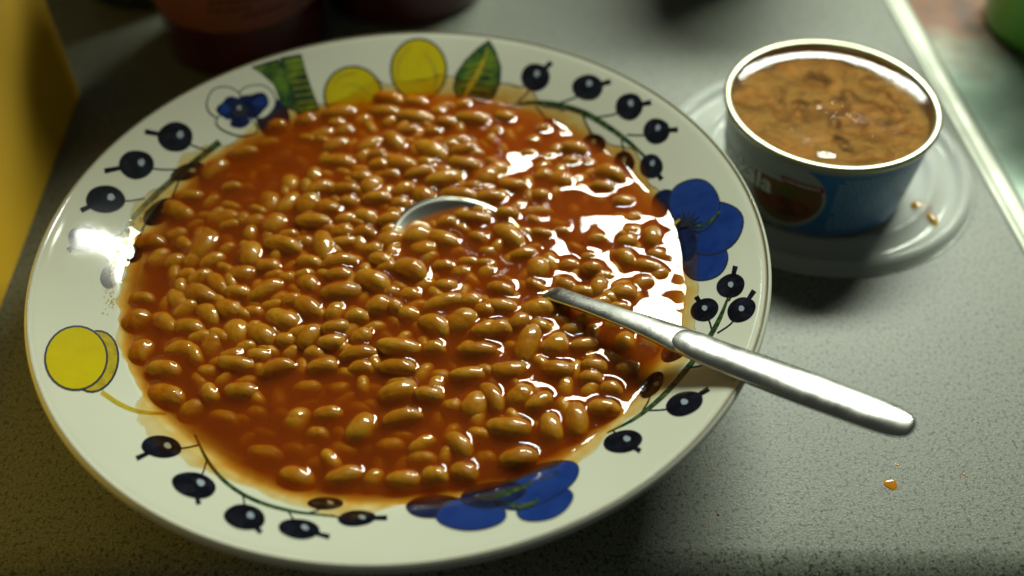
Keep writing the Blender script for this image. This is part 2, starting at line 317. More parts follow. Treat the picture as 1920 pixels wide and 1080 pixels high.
# ------------------------------------------------------------------ beans
ZS = 3.50
TILES = {
 (200,170): [(1100,520,240,100,15,.8),(1310,430,190,100,15,.8),(870,650,230,130,35,1),(1430,535,140,60,25,.4),(1270,635,110,70,0,.4),(660,870,240,100,5,.9),(590,980,230,130,-25,.9),(800,1020,130,100,0,.9),(1480,740,150,140,90,1.2),(1320,905,180,140,70,1.3),(1470,900,220,100,50,1.4),(960,1030,230,170,20,1.3),(1095,1040,140,120,60,1.2),(1200,1050,150,120,20,1.3),(1350,1060,180,150,40,1.6),(1130,790,120,90,0,.5),(880,860,150,90,0,.4),(1150,900,130,100,0,.4),(1380,300,150,110,20,1)],
 (560,170): [(330,170,280,110,8,1.3),(720,60,260,100,-10,1.3),(950,90,200,90,-10,1.3),(1180,130,200,100,0,1.1),(1330,110,120,80,0,1.3),(1130,160,100,70,0,1.3),(690,160,260,80,0,1.3),(950,200,280,120,-5,1.7),(1410,210,280,130,-5,1.8),(1200,245,160,80,-5,1.6),(50,230,150,110,20,1.4),(310,260,130,70,10,1.2),(520,240,150,90,20,.9),(180,350,260,120,15,1.2),(300,430,210,110,20,1.7),(890,310,170,80,5,1.5),(1090,330,120,70,0,1.3),(770,395,190,130,-45,1.7),(570,430,210,100,25,1.6),(1060,460,290,170,-20,1.7),(1290,400,220,90,5,1.4),(1340,470,230,90,10,1.6),(310,560,280,110,-5,1.6),(640,510,140,90,0,1.6),(640,590,150,80,0,1.6),(820,565,240,140,-20,1.8),(1030,580,160,80,-10,1.6),(1350,580,260,120,-5,1.8),(980,650,230,100,15,1.7),(1180,690,290,140,15,1.9),(1520,680,200,150,30,1.8),(220,680,110,90,0,.8),(740,680,110,70,0,1.4),(500,690,190,120,0,1.7),(585,750,150,150,50,1.8),(150,780,210,80,20,1.8),(375,790,230,80,0,1.8),(850,790,170,110,30,1.7),(1010,830,160,150,-50,1.7),(630,860,230,100,5,1.7),(410,890,150,80,-5,1.6),(1300,830,310,110,-5,1.9),(1420,770,140,70,-15,1.4),(1530,850,230,110,0,1.8),(65,900,180,150,40,1.8),(240,930,160,140,-35,1.8),(820,905,130,80,0,1.6),(750,1020,200,120,25,1.8),(545,1010,170,140,-20,1.7),(385,1030,170,100,15,1.6),(110,1040,260,110,-5,1.8),(1420,1020,250,100,-5,1.7),(1200,1060,150,100,0,1.6)],
 (920,170): [(110,200,160,90,-10,1.5),(50,330,120,80,0,1.2),(680,450,190,110,-15,1.7),(970,650,220,150,-20,1.9),(790,590,130,110,0,1),(340,400,110,90,0,1),(430,310,110,90,0,1.1),(470,540,100,90,0,.9),(650,570,110,90,0,1.2),(50,630,170,150,30,1.6),(430,680,160,110,0,1.3),(560,700,150,160,-30,1.5),(170,750,210,80,-10,1.6),(400,840,120,90,0,1.4),(730,790,120,110,0,1),(910,770,180,80,-8,1.5),(1090,890,190,130,0,1.5),(1150,1030,170,80,15,1.4),(135,980,170,90,0,1.7),(380,980,250,90,0,.9),(870,890,120,90,0,.6)],
 (200,420): [(345,155,240,130,5,1.1),(560,80,180,100,20,1),(410,270,200,120,45,1),(545,300,180,120,40,1.2),(770,160,300,130,50,1.6),(850,290,210,120,30,1.3),(1160,220,190,150,80,1.7),(1420,150,290,140,-12,1.8),(1310,330,180,120,-5,1.6),(650,410,160,90,0,1.1),(890,470,210,120,-50,1.3),(1080,390,210,160,0,1.6),(750,550,240,150,-25,1.7),(1065,540,190,90,0,1.6),(1290,520,280,130,30,1.7),(590,620,220,150,-50,1.2),(980,670,190,140,-30,1.7),(1195,710,160,110,0,1.2),(820,720,190,130,-50,1.4),(1420,750,260,160,-25,1.8),(1500,610,170,100,10,1.7),(430,760,150,110,0,.8),(230,780,200,170,40,1.2),(660,830,260,150,-10,1.5),(1040,860,210,180,80,1.6),(1250,880,230,170,-30,1.7),(1450,930,120,100,0,1.4),(290,620,200,120,0,.7),(270,1020,200,160,60,1.4),(600,1010,250,160,-10,1.4),(850,970,220,150,60,1.4),(1010,1060,200,110,10,1.6),(1220,1060,200,100,0,1.4),(1470,430,150,100,20,1.2),(1400,600,180,80,30,1)],
 (560,420): [(195,150,230,140,100,1.7),(345,50,180,130,10,1.7),(370,140,220,90,10,1.4),(525,60,150,120,0,1.6),(600,195,150,80,10,1.4),(730,110,150,150,30,1.5),(40,140,120,120,0,1.3),(85,300,200,110,-10,1.6),(325,295,280,130,12,1.8),(330,400,210,90,-5,1.8),(75,475,170,150,-30,1.6),(345,525,320,160,5,2),(590,435,280,170,-20,2.1),(670,280,180,100,-20,1.8),(900,345,250,165,-25,2.1),(710,345,150,100,0,1.6),(1010,190,180,150,0,1.5),(1170,110,260,150,-20,1.6),(970,60,190,180,40,1.6),(1455,105,140,90,-20,1.4),(1540,225,100,90,0,1.1),(1310,385,160,90,0,1.2),(1200,495,180,120,0,1.6),(1530,390,140,120,20,1.3),(735,545,90,80,0,1.4),(900,565,170,120,0,1.4),(60,650,230,150,-35,1.8),(290,700,150,130,60,1.6),(465,740,180,130,10,1.8),(640,640,200,150,20,1.9),(770,660,150,100,-20,1.6),(890,720,170,130,-20,1.5),(1170,625,310,130,18,1.9),(1385,610,130,140,0,1.7),(1100,800,230,150,-35,2),(1310,770,200,190,30,2),(1500,840,200,120,20,1.8),(1510,690,150,110,0,1.8),(300,825,230,100,15,1.8),(80,890,210,140,55,1.8),(265,945,210,120,8,1.8),(500,900,140,110,20,1.5),(810,980,330,120,-5,1.9),(1095,1000,150,120,0,1.6),(1440,1010,300,100,0,1.8),(480,1040,280,110,5,1.6),(130,1040,120,90,-20,1.3)],
 (920,420): [(150,80,270,140,-35,1.8),(270,240,220,100,10,1.6),(380,340,180,160,60,1.7),(30,370,130,110,0,1.4),(80,520,220,90,-12,1.7),(80,655,260,100,-5,1.9),(390,670,220,180,20,1.9),(230,780,160,130,35,1.8),(60,840,190,140,10,1.9),(300,950,290,140,65,2),(520,960,190,170,30,1.9),(400,820,150,90,-20,1.7),(760,970,220,120,15,1.6),(665,850,100,90,0,1.3),(1090,940,170,150,60,1.4),(1000,800,140,100,30,1.2),(540,690,120,120,0,1),(1300,940,180,150,80,1),(815,350,160,100,0,1.8),(640,330,130,110,0,1.3),(870,500,140,120,60,1.5),(1090,260,160,130,-50,1.6),(1310,90,160,130,90,1.8),(1110,130,130,90,0,1.6),(860,120,120,90,20,1.4),(1350,245,160,70,-10,1.4),(1280,340,260,80,-15,1.5),(1080,540,200,150,0,1.6),(1240,480,200,70,20,1.3),(1360,410,110,70,20,1.3),(1140,50,130,80,0,1.4),(960,590,140,90,-20,1.2),(620,490,160,100,-20,1.3)],
 (240,670): [(290,80,250,140,-8,1.5),(650,110,150,120,0,1),(300,290,270,170,-25,1.4),(870,40,270,110,-8,1.7),(1200,75,270,120,15,1.7),(910,260,270,140,-5,1.4),(510,410,220,150,30,.95),(1450,240,220,100,0,.8),(1360,500,230,180,60,1.2),(780,490,260,120,-15,.5),(1110,770,280,130,-15,1),(1040,450,150,100,0,.5),(1360,960,270,180,-20,1.5),(1530,620,120,90,0,1)],
 (560,670): [(190,60,230,110,5,1.5),(500,80,200,90,0,1.3),(790,70,280,110,-8,1.7),(60,230,220,90,0,.8),(320,250,150,90,0,.5),(800,260,310,170,20,1.8),(1060,290,230,130,0,1.6),(1150,150,120,70,0,1),(1380,130,290,110,5,1.5),(230,450,230,100,0,1.3),(500,550,270,190,55,1.6),(830,480,310,110,12,1.5),(1240,390,150,100,0,1),(180,610,190,110,0,1.1),(10,520,180,120,80,1),(1430,370,210,190,60,1.6),(740,710,220,100,0,.7),(1000,820,240,110,0,1),(1300,700,250,150,-45,1.5),(360,950,300,130,12,1.4),(600,980,150,130,60,.9),(850,980,270,130,0,1.4),(1100,950,190,150,0,1.5),(1340,920,190,160,-20,1.6),(150,870,220,90,0,.5),(1500,820,120,80,0,.8)],
 (900,640): [(230,220,280,150,0,1.8),(630,215,270,150,-5,1.8),(930,190,200,100,0,1.7),(900,285,180,110,0,1.6),(1200,210,180,90,10,1.3),(320,430,220,170,30,1.8),(480,480,220,120,35,1.8),(100,440,250,130,-60,1.6),(230,680,360,170,-5,1.9),(575,680,220,160,100,1.7),(780,620,260,170,90,1.7),(1000,530,250,140,0,1.7),(1060,380,120,70,0,1.5),(310,930,300,160,5,1.9),(1160,250,200,90,0,1),(40,240,110,90,0,1.2)],
}
def prot(l): return float(np.interp(l, [.3, .6, 1, 1.4, 1.8, 2.1], [-.16, -.08, .01, .13, .25, .34]))
beans = []                                       # x, y, zc, a, b, c, yaw, level, in-spoon
for (ox, oy), lst in TILES.items():
    for X, Y, Lg, Wd, an, lv in lst:
        px, py = ox + X / 4.32, oy + Y / 4.32
        pr = prot(lv); zt = ZS + pr - .17
        c0 = unp((px, py), zt)[0]
        ca, sa = math.cos(math.radians(an)), -math.sin(math.radians(an)); h = Lg / 4.32 / 2
        e = unp([(px - ca * h, py - sa * h), (px + ca * h, py + sa * h)], zt)
        d = e[1] - e[0]; a = float(np.hypot(d[0], d[1])) / 2
        wid = Wd / 4.32 / 2 / (FPX / float(np.dot(c0 - CAM, fwd)))
        b = min(max(wid * 1.30, .31), .51); a = min(max(a * 1.12, b * 1.22), .92)
        if a / b > 2.1: b = a / 2.0
        yaw = math.atan2(d[1], d[0]); c = b * .92
        if any((c0[0] - q[0]) ** 2 + (c0[1] - q[1]) ** 2 < (.30 if lv > .9 else .4) ** 2 for q in beans): continue
        if plate_z(c0[0], c0[1]) > ZS + pr - 2 * c: pr = max(pr, min(.16, float(plate_z(c0[0], c0[1])) + 2 * c * .8 - ZS))
        beans.append([c0[0], c0[1], ZS + pr - c, a, b, c, yaw, lv, 0])
NV = len(beans)
# deeper, half hidden beans between them
tries = 0
while len(beans) < 300 and tries < 6000:
    tries += 1; r = 8.7 * math.sqrt(random.random()); t = random.random() * 6.283; x, y = r * math.cos(t), r * math.sin(t)
    if any((x - q[0]) ** 2 + (y - q[1]) ** 2 < .78 ** 2 for q in beans): continue
    b = random.uniform(.27, .36); a = b * random.uniform(1.3, 1.8); pr = random.uniform(-.26, -.07)
    if plate_z(x, y) > ZS + pr - 1.5 * b: continue
    beans.append([x, y, ZS + pr - b * .92, a, b, b * .92, random.random() * 3.14, .5, 0])
# bean shapes (unit ellipsoid bent into a kidney, a little lumpy)
NVAR = 20; KB = [random.uniform(.0, .42) * random.choice((-1, 1)) for _ in range(NVAR)]; TB = [random.uniform(-.16, .16) for _ in range(NVAR)]
def bean_mat():
    m, nt = newmat('baked_bean_skin'); p = N(nt, 'ShaderNodeBsdfPrincipled'); o = N(nt, 'ShaderNodeOutputMaterial'); L(nt, p.outputs[0], o.inputs[0])
    oi = N(nt, 'ShaderNodeObjectInfo')
    base = ramp(nt, oi.outputs['Random'], [(0, (.35, .153, .006)), (.35, (.41, .195, .009)), (.7, (.46, .235, .016)), (1, (.37, .162, .006))])
    mott = ramp(nt, noise(nt, 2.2, 4, .6), [(.3, (.72, .62, .5)), (.6, (1.05, 1.02, .95))])
    mx = N(nt, 'ShaderNodeMix', data_type='RGBA', blend_type='MULTIPLY'); mx.inputs[0].default_value = .8; L(nt, base, mx.inputs[6]); L(nt, mott, mx.inputs[7]); L(nt, mx.outputs[2], p.inputs['Base Color'])
    p.inputs['Roughness'].default_value = .30; p.inputs['Specular IOR Level'].default_value = .22
    b = N(nt, 'ShaderNodeBump', i_Distance=.0003, i_Strength=.5); L(nt, noise(nt, 7, 3, .6, sx=(.5, 1, 1)), b.inputs['Height']); L(nt, b.outputs[0], p.inputs['Normal'])
    return m
M['bean'] = bean_mat()
bean_me = []
for v in range(NVAR):
    V, F = [], []; nu, nv_ = 36, 24; r_ = np.random.RandomState(v); cr = r_.randn(4, 3)
    for i in range(nv_ + 1):
        th = math.pi * i / nv_
        for j in range(nu):
            ph = 2 * math.pi * j / nu; u = math.cos(th); q = math.sin(th) ** .92; y = q * math.cos(ph); z = q * math.sin(ph)
            k = 1 + .02 * math.sin(3 * u + cr[0, 0] * 3) + .035 * math.sin(2.3 * y + cr[1, 1] * 4 + 2 * u)
            sd = 1 if KB[v] > 0 else -1
            k -= .13 * math.exp(-((u - .15 * cr[0, 1]) / .32) ** 2) * max(0, -sd * y) ** 1.5                    # hilum dimple on the hollow side
            if v % 3 == 0: k -= .07 * math.exp(-((u - .25 * cr[2, 2] + .2 * y) / .06) ** 2) * max(0, z)                # crack across the skin
            if v % 4 == 1: k -= .06 * math.exp(-((y - .25 * cr[3, 0] - .15 * u) / .07) ** 2) * max(0, z)              # seam along the skin
            V.append((u * k * 100, (y * k + KB[v] * (u * u - .35)) * 100, (z * k + TB[v] * u) * 100))
    for i in range(nv_):
        for j in range(nu): F.append((i * nu + j, i * nu + (j + 1) % nu, (i + 1) * nu + (j + 1) % nu, (i + 1) * nu + j))
    me = mesh('baked_bean', V, F, M['bean']); bm = bmesh.new(); bm.from_mesh(me); bmesh.ops.remove_doubles(bm, verts=bm.verts, dist=1e-5); bmesh.ops.recalc_face_normals(bm, faces=bm.faces); bm.to_mesh(me); bm.free(); bean_me.append(me)
UX, UY = .77, -.638; SC = (2.1, .4)              # spoon axis (towards the handle) and bowl centre
def spoon_uv(x, y): dx, dy = x - SC[0], y - SC[1]; return dx * UX + dy * UY, -dx * UY + dy * UX
for i, q in enumerate(beans):
    q.append(i % NVAR); s, p = spoon_uv(q[0], q[1])
    if (s / 2.75) ** 2 + (p / 2.0) ** 2 < 1: q[8] = 1
MOT = [((143, 672), 'yellow fruit pair'), ((158, 446), 'lowest berry of the left sprig'), ((225, 340), 'middle berries of the left sprig'), ((329, 257), 'top berry of the left sprig'), ((450, 205), 'pale blossom'), ((540, 150), 'green blades'), ((662, 165), 'half hidden yellow fruit'), ((785, 130), 'upright yellow fruit'), ((895, 130), 'pointed leaf'), ((1004, 145), 'first berry right of the leaf'), ((1102, 164), 'second berry right of the leaf'), ((1205, 225), 'last berries before the right flower'), ((1320, 420), 'blue flower by the can'), ((1370, 560), 'berries above the spoon handle'), ((1340, 690), 'spoon handle'), ((1283, 757), 'berry just below the handle'), ((1168, 828), 'lone berry right of the near flower'), ((950, 930), 'blue flower nearest the viewer'), ((669, 972), 'last berry of the near sprig'), ((561, 992), 'lowest berry of the near sprig'), ((459, 970), 'third berry of the near sprig'), ((364, 910), 'second berry of the near sprig'), ((303, 838), 'first berry of the near sprig')]
MA = [(math.atan2(*onsurf(p, plate_z)[0][1::-1]), nm) for p, nm in MOT]
ORD = ['', 'second ', 'third ', 'fourth ', 'fifth ', 'sixth ', 'seventh ', 'eighth ', 'ninth ', 'tenth ', 'eleventh ', 'twelfth ', 'thirteenth ', 'fourteenth ']
beans.sort(key=lambda q: -math.hypot(q[0], q[1])); cnt = {}
for q in beans:
    x, y, zc, a, b, c, yaw, lv, sp, var = q
    t = math.atan2(y, x); mot = min(MA, key=lambda m: abs((m[0] - t + math.pi) % (2 * math.pi) - math.pi))[1]
    st = ('plump tan' if a * b > .24 else 'small tan') if lv >= 1.65 else (('large brown' if a * b > .2 else 'small brown') if lv >= 1.05 else 'sunken blurry')
    key = ('spoon', st) if sp else (mot, st); k_ = cnt.get(key, 0); cnt[key] = k_ + 1; od = ORD[min(k_, 13)]
    if sp: lb = '%s baked bean in the spoon bowl, %s such from its tip' % (st, od.strip() or 'first')
    else: lb = '%s bean, %s such inward from %s' % (st, od.strip() or 'first', mot)
    o = obj('baked_bean', bean_me[var]); o.location = (x * S, y * S, zc * S); o.rotation_euler = (0, 0, yaw); o.scale = (a * S, b * S, c * S)
    tag(o, lb, 'bean', 'baked beans in the tomato sauce')
POOLS = [(tuple(unp(p, ZS)[0][:2]), r) for p, r in (((515, 300), 1.3), ((1095, 385), 1.2), ((560, 770), 1.5), ((700, 800), 1.5), ((450, 790), 1.0), ((620, 740), 1.0), ((870, 700), .8), ((1000, 250), .8), ((960, 820), .8), ((800, 760), .7))]
V, F = [], []; tv = np.array([v.co[:] for v in bean_me[0].vertices]); tf = [tuple(p.vertices) for p in bean_me[0].polygons]; deep = []; extra = []
for _ in range(9000):
    r = 8.6 * math.sqrt(random.random()); t = random.random() * 6.283; x, y = r * math.cos(t), r * math.sin(t)
    if any((x - q[0]) ** 2 + (y - q[1]) ** 2 < .62 ** 2 for q in deep) or plate_z(x, y) > ZS - .9: continue
    near = min((x - q[0]) ** 2 + (y - q[1]) ** 2 for q in beans) ** .5
    if near < (.44 if any((x - q[0]) ** 2 + (y - q[1]) ** 2 < r_ ** 2 for q, r_ in POOLS) else .37): continue
    pool = any((x - q[0]) ** 2 + (y - q[1]) ** 2 < r_ ** 2 for q, r_ in POOLS)
    b = random.uniform(.24, .33); a = b * random.uniform(1.3, 1.7); zc = ZS - b - (random.uniform(.16, .34) if pool else random.uniform(-.13, .10)); yw = random.random() * 3.14; deep.append((x, y)); extra.append((x, y, zc, a, b, b, yw))
    P = tv * [a, b, b]; P = np.c_[P[:, 0] * math.cos(yw) - P[:, 1] * math.sin(yw) + x, P[:, 0] * math.sin(yw) + P[:, 1] * math.cos(yw) + y, P[:, 2] + zc]
    k0 = len(V); V += P.tolist(); F += [tuple(i + k0 for i in f) for f in tf]
o = obj('deep_beans', mesh('deep_beans', V, F, M['bean'])); tag(o, 'loose bed of further baked beans filling the gaps lower in the sauce', 'beans', None, 'stuff')
print('beans', NV, len(beans), len(deep))

# ------------------------------------------------------------------ spoon
spoon = empty('soup_spoon', (SC[0], SC[1], 0)); tag(spoon, 'stainless steel spoon with its bowl sunk in the beans and handle over the rim', 'spoon')
BA, BB = 2.95, 2.15
def rim_h(s, p):
    k = np.cos(np.arctan2(p / BB, s / BA) - 2.62) - .42
    return 3.54 + np.where(k > 0, .26, .85) * k
def sp_pt(s, p, z): return (s * UX - p * UY, s * UY + p * UX, z)      # local to the spoon empty
V, F = [], []; nr, na = 14, 96
def bowl_w(t, k):                                 # egg-shaped outline
    s = BA * math.cos(t) * k; p = BB * math.sin(t) * (1 - .10 * math.cos(t)) * k
    return s, p
for side, off in ((0, 0), (1, -.13)):
    base = len(V)
    for i in range(nr + 1):
        k = i / nr
        for j in range(na):
            s, p = bowl_w(2 * math.pi * j / na, k); zr = float(rim_h(*bowl_w(2 * math.pi * j / na, 1)))
            z = zr - .85 * (1 - k ** 2.2) + off * (1 if k < .995 else .75)
            V.append(sp_pt(s * (1 + (.014 if side else 0)), p * (1 + (.014 if side else 0)), z))
    for i in range(nr):
        for j in range(na): F.append((base + i * na + j, base + i * na + (j + 1) % na, base + (i + 1) * na + (j + 1) % na, base + (i + 1) * na + j))
top = nr * na
for j in range(na): F.append((top + j, top + (j + 1) % na, (nr + 1) * na + top + (j + 1) % na, (nr + 1) * na + top + j))
me = mesh('bowl', V, F, M['steel2']); bm = bmesh.new(); bm.from_mesh(me); bmesh.ops.remove_doubles(bm, verts=bm.verts, dist=1e-6); bmesh.ops.recalc_face_normals(bm, faces=bm.faces); bm.to_mesh(me); bm.free()
obj('bowl', me, spoon)
# handle axis: from the neck (sauce level) straight over the rim to the end
N0 = np.array([4.25, -1.42, 2.95]); N1 = np.array([4.86, -1.95, 3.68]); E1 = np.array([13.82, -9.34, 5.80])
def loft(secs, name, mat, parent, caps=True):
    """secs: (centre, half width, half up, half down, flat) -> closed loft across the handle direction"""
    n = 28; V, F = [], []; P = np.array([s[0] for s in secs]); T = np.gradient(P, axis=0)
    for (c, w_, u_, d_, pw), t in zip(secs, T):
        t = t / np.linalg.norm(t); sd = np.cross(t, (0, 0, 1)); sd /= np.linalg.norm(sd); up = np.cross(sd, t)
        for j in range(n):
            a = 2 * math.pi * j / n; ca, sa = math.cos(a), math.sin(a)
            x = w_ * abs(ca) ** pw * (1 if ca >= 0 else -1); z = (u_ if sa >= 0 else d_) * abs(sa) ** pw * (1 if sa >= 0 else -1)
            V.append(c + sd * x + up * z - np.array([SC[0], SC[1], 0]))
    for i in range(len(secs) - 1):
        for j in range(n): F.append((i * n + j, i * n + (j + 1) % n, (i + 1) * n + (j + 1) % n, (i + 1) * n + j))
    F.append(tuple(range(n))[::-1]); F.append(tuple((len(secs) - 1) * n + j for j in range(n)))
    return obj(name, mesh(name, V, F, mat), parent)
D = E1 - N1; D2 = D / np.linalg.norm(D); LEN = np.linalg.norm(D)
secs = [(N0 - (.9 * UX, .9 * UY, .15), .6, .05, .09, .9), (N0, .42, .10, .12, .8)]
for s in np.linspace(0, 5.0, 26):
    w_ = np.interp(s, [0, 1.2, 3, 4.6, 5.0], [.33, .31, .38, .52, .50]); h = np.interp(s, [0, 2, 4.4, 5.0], [.17, .15, .19, .17])
    secs.append((N1 + D2 * s + np.array([0, 0, .10 * math.sin(math.pi * min(s / 6, 1))]), w_, h * .6, h * 1.1, .85))
loft(secs, 'neck', M['steel'], spoon)
secs = []
s0 = 4.35
for s in s0 + (LEN - s0) * np.concatenate([[0, .008, .018], np.linspace(.03, .93, 36), [.95, .965, .98, .99, 1.0]]):
    u = (s - s0) / (LEN - s0); w_ = np.interp(u, [0, .02, .05, .1, .3, .6, .85, 1], [.18, .36, .47, .54, .58, .61, .57, .50]); e = math.sqrt(max(1 - max(0, (u - .88) / .12) ** 2.6, 0))
    h = np.interp(u, [0, .04, .12, .5, .9, 1], [.10, .15, .20, .26, .23, .20]); lift = np.interp(u, [0, .04, .15], [.00, .015, .0])
    secs.append((N1 + D2 * s + np.array([0, 0, .10 * math.sin(math.pi * min(s / 6, 1)) + lift]), w_ * (.30 + .70 * e), h * .85 * (.3 + .7 * e), (h * 1.1 + lift) * (.3 + .7 * e), .88))
loft(secs, 'handle', M['steel'], spoon)

# ------------------------------------------------------------------ tomato sauce: a membrane draped over beans, spoon and plate
RS = 10.7; DX = .03; n = int(2 * RS / DX) + 1; ax = np.linspace(-RS, RS, n); GX, GY = np.meshgrid(ax, ax, indexing='ij'); dx = ax[1] - ax[0]
def smooth_noise(cells, seed):
    r_ = np.random.RandomState(seed); g = r_.rand(cells + 4, cells + 4); q = np.linspace(0, cells, n); i = q.astype(int); f = q - i; f = f * f * (3 - 2 * f)
    a = g[i][:, i] * (1 - f)[None, :] + g[i][:, i + 1] * f[None, :]; b = g[i + 1][:, i] * (1 - f)[None, :] + g[i + 1][:, i + 1] * f[None, :]
    return a * (1 - f)[:, None] + b * f[:, None]
PZG = plate_z(GX, GY); RG = np.hypot(GX, GY)
level = ZS + .17 * (smooth_noise(9, 1) - .5) + .06 * (smooth_noise(24, 2) - .5) + .022 * (smooth_noise(58, 3) - .5)
level -= .11 * np.exp(-(((GX - SC[0]) * UX + (GY - SC[1]) * UY + 2.1) ** 2 + (-(GX - SC[0]) * UY + (GY - SC[1]) * UX - .3) ** 2) / 1.5)
solid = PZG.copy(); film = .012 + .022 * smooth_noise(40, 5) ** 2 + .008 * smooth_noise(120, 6)
for x, y, zc, a, b, c, yaw, lv, sp, var in beans + [e_ + (1, 0, 0) for e_ in extra]:
    R_ = a + .2; i0, i1 = max(int((x - R_ + RS) / dx), 0), min(int((x + R_ + RS) / dx) + 2, n); j0, j1 = max(int((y - R_ + RS) / dx), 0), min(int((y + R_ + RS) / dx) + 2, n)
    X = GX[i0:i1, j0:j1] - x; Y = GY[i0:i1, j0:j1] - y; u = (X * math.cos(yaw) + Y * math.sin(yaw)) / a; v = (-X * math.sin(yaw) + Y * math.cos(yaw)) / b - KB[var] * (u * u - .35)
    q = u * u + v * v; z = np.where(q < 1, zc + c * (np.sqrt(np.clip(1 - q, 0, 1)) + TB[var] * u), 0)
    solid[i0:i1, j0:j1] = np.maximum(solid[i0:i1, j0:j1], z)
obst = solid + film
# spoon rim and neck lift the liquid a little
SG, PG = spoon_uv(GX, GY); rr = np.sqrt((SG / BA) ** 2 + (PG / (BB * (1 - .10 * np.clip(SG / BA, -1, 1)))) ** 2)
onr = (np.abs(rr - 1) < .014); rz = rim_h(SG, PG)
obst = np.where(onr & (rz > level - .02), np.maximum(obst, np.minimum(rz - .03, level + .07)), obst)
Lc = .115; lam = (dx / Lc) ** 2 / 4
h = np.maximum(level, obst)
for it in range(170):
    av = h.copy(); av[1:-1, 1:-1] = (h[2:, 1:-1] + h[:-2, 1:-1] + h[1:-1, 2:] + h[1:-1, :-2]) / 4
    h = np.maximum(obst, (av + lam * level) / (1 + lam))
ang = np.arctan2(GY, GX)
# the stain left on the china above the waterline: a thin skin whose reach varies round the plate
reach = .08 + .62 * np.clip(np.interp(smooth_noise(14, 8), [.25, .8], [0, 1]), 0, 1) + .25 * (smooth_noise(50, 9) - .5)
wl = h - PZG
above = RG - 9.42
thin = np.clip(1 - above / np.maximum(reach, .05), 0, 1) ** .6
h = np.where(RG > 9.0, np.maximum(h, PZG + .006 + .006 * thin), h)
depth = h - solid
stain = .020 * thin * (.5 + smooth_noise(90, 12)) * (RG > 9.0) * (above < reach)
depth = np.where((wl < .03) & (RG > 9.0), np.where(thin > 0, stain, 0), depth)
fine = .6 * (smooth_noise(190, 20) - .5) + .55 * (smooth_noise(420, 21) - .5)
h = h + np.where((h - solid < .05) & (RG < 9.4), .0045 * fine, 0)
keep = ((RG < 9.3) | ((depth > .0004) & (above < reach)))
kc = keep[:-1, :-1] & keep[1:, :-1] & keep[1:, 1:] & keep[:-1, 1:] & (RG[:-1, :-1] < 10.6)
idx = -np.ones((n, n), int); used = np.zeros((n, n), bool); used[:-1, :-1] |= kc; used[1:, :-1] |= kc; used[1:, 1:] |= kc; used[:-1, 1:] |= kc
idx[used] = np.arange(used.sum()); I, J = np.nonzero(kc)
Q = np.stack([idx[I, J], idx[I + 1, J], idx[I + 1, J + 1], idx[I, J + 1]], 1).astype(np.int32)
co = np.stack([GX[used], GY[used], h[used]], 1) * S
me = bpy.data.meshes.new('tomato_sauce'); me.vertices.add(len(co)); me.vertices.foreach_set('co', co.astype(np.float32).ravel())
me.loops.add(Q.size); me.loops.foreach_set('vertex_index', Q.ravel()); me.polygons.add(len(Q)); me.polygons.foreach_set('loop_start', np.arange(0, Q.size, 4, dtype=np.int32)); me.polygons.foreach_set('loop_total', np.full(len(Q), 4, dtype=np.int32))
me.update(calc_edges=True); me.polygons.foreach_set('use_smooth', np.ones(len(Q), bool))
at = me.attributes.new('stain', 'FLOAT', 'POINT'); at.data.foreach_set('value', np.clip(stain[used] * 36, 0, 1).astype(np.float32))
at = me.attributes.new('wet', 'FLOAT', 'POINT'); at.data.foreach_set('value', np.clip(depth[used] * 150, 0, 1).astype(np.float32))
def sauce_mat(name='tomato_sauce', sig=2.4, col=((.13, .030, .004), (.19, .046, .006)), absb=(.6, 3.0, 10), attr=True, dval=.2, rough=.035):
    m, nt = newmat(name); o = N(nt, 'ShaderNodeOutputMaterial')
    if attr: d = N(nt, 'ShaderNodeAttribute', attribute_name='depth').outputs['Fac']
    else: v = N(nt, 'ShaderNodeValue'); v.outputs[0].default_value = dval; d = v.outputs[0]
    def ex(k): return math_(nt, 'EXPONENT', math_(nt, 'MULTIPLY', d, -k))
    comb = N(nt, 'ShaderNodeCombineColor'); [L(nt, ex(k), comb.inputs[i]) for i, k in enumerate(absb)]
    tr = N(nt, 'ShaderNodeBsdfTransparent'); L(nt, comb.outputs[0], tr.inputs[0])
    df = N(nt, 'ShaderNodeBsdfDiffuse'); L(nt, ramp(nt, noise(nt, 40, 4, .6), [(.3, col[0]), (.7, col[1])]), df.inputs[0])
    sc = math_(nt, 'SUBTRACT', 1, ex(sig)); mx = N(nt, 'ShaderNodeMixShader'); L(nt, sc, mx.inputs[0]); L(nt, tr.outputs[0], mx.inputs[1]); L(nt, df.outputs[0], mx.inputs[2])
    b = N(nt, 'ShaderNodeBump', i_Distance=.0004, i_Strength=.22); L(nt, noise(nt, 420, 3, .6), b.inputs['Height'])
    gl = N(nt, 'ShaderNodeBsdfGlossy', i_Roughness=rough); L(nt, b.outputs[0], gl.inputs['Normal']); gl.inputs[0].default_value = (1, 1, .97, 1)
    fr = N(nt, 'ShaderNodeFresnel', i_IOR=1.42); L(nt, b.outputs[0], fr.inputs['Normal']); ge = N(nt, 'ShaderNodeNewGeometry')
    f = math_(nt, 'MULTIPLY', math_(nt, 'MULTIPLY', fr.outputs[0], math_(nt, 'SUBTRACT', 1, ge.outputs['Backfacing'])), math_(nt, 'MULTIPLY', d, 150, True), True)
    m2 = N(nt, 'ShaderNodeMixShader'); L(nt, f, m2.inputs[0]); L(nt, mx.outputs[0], m2.inputs[1]); L(nt, gl.outputs[0], m2.inputs[2]); L(nt, m2.outputs[0], o.inputs[0])
    return m
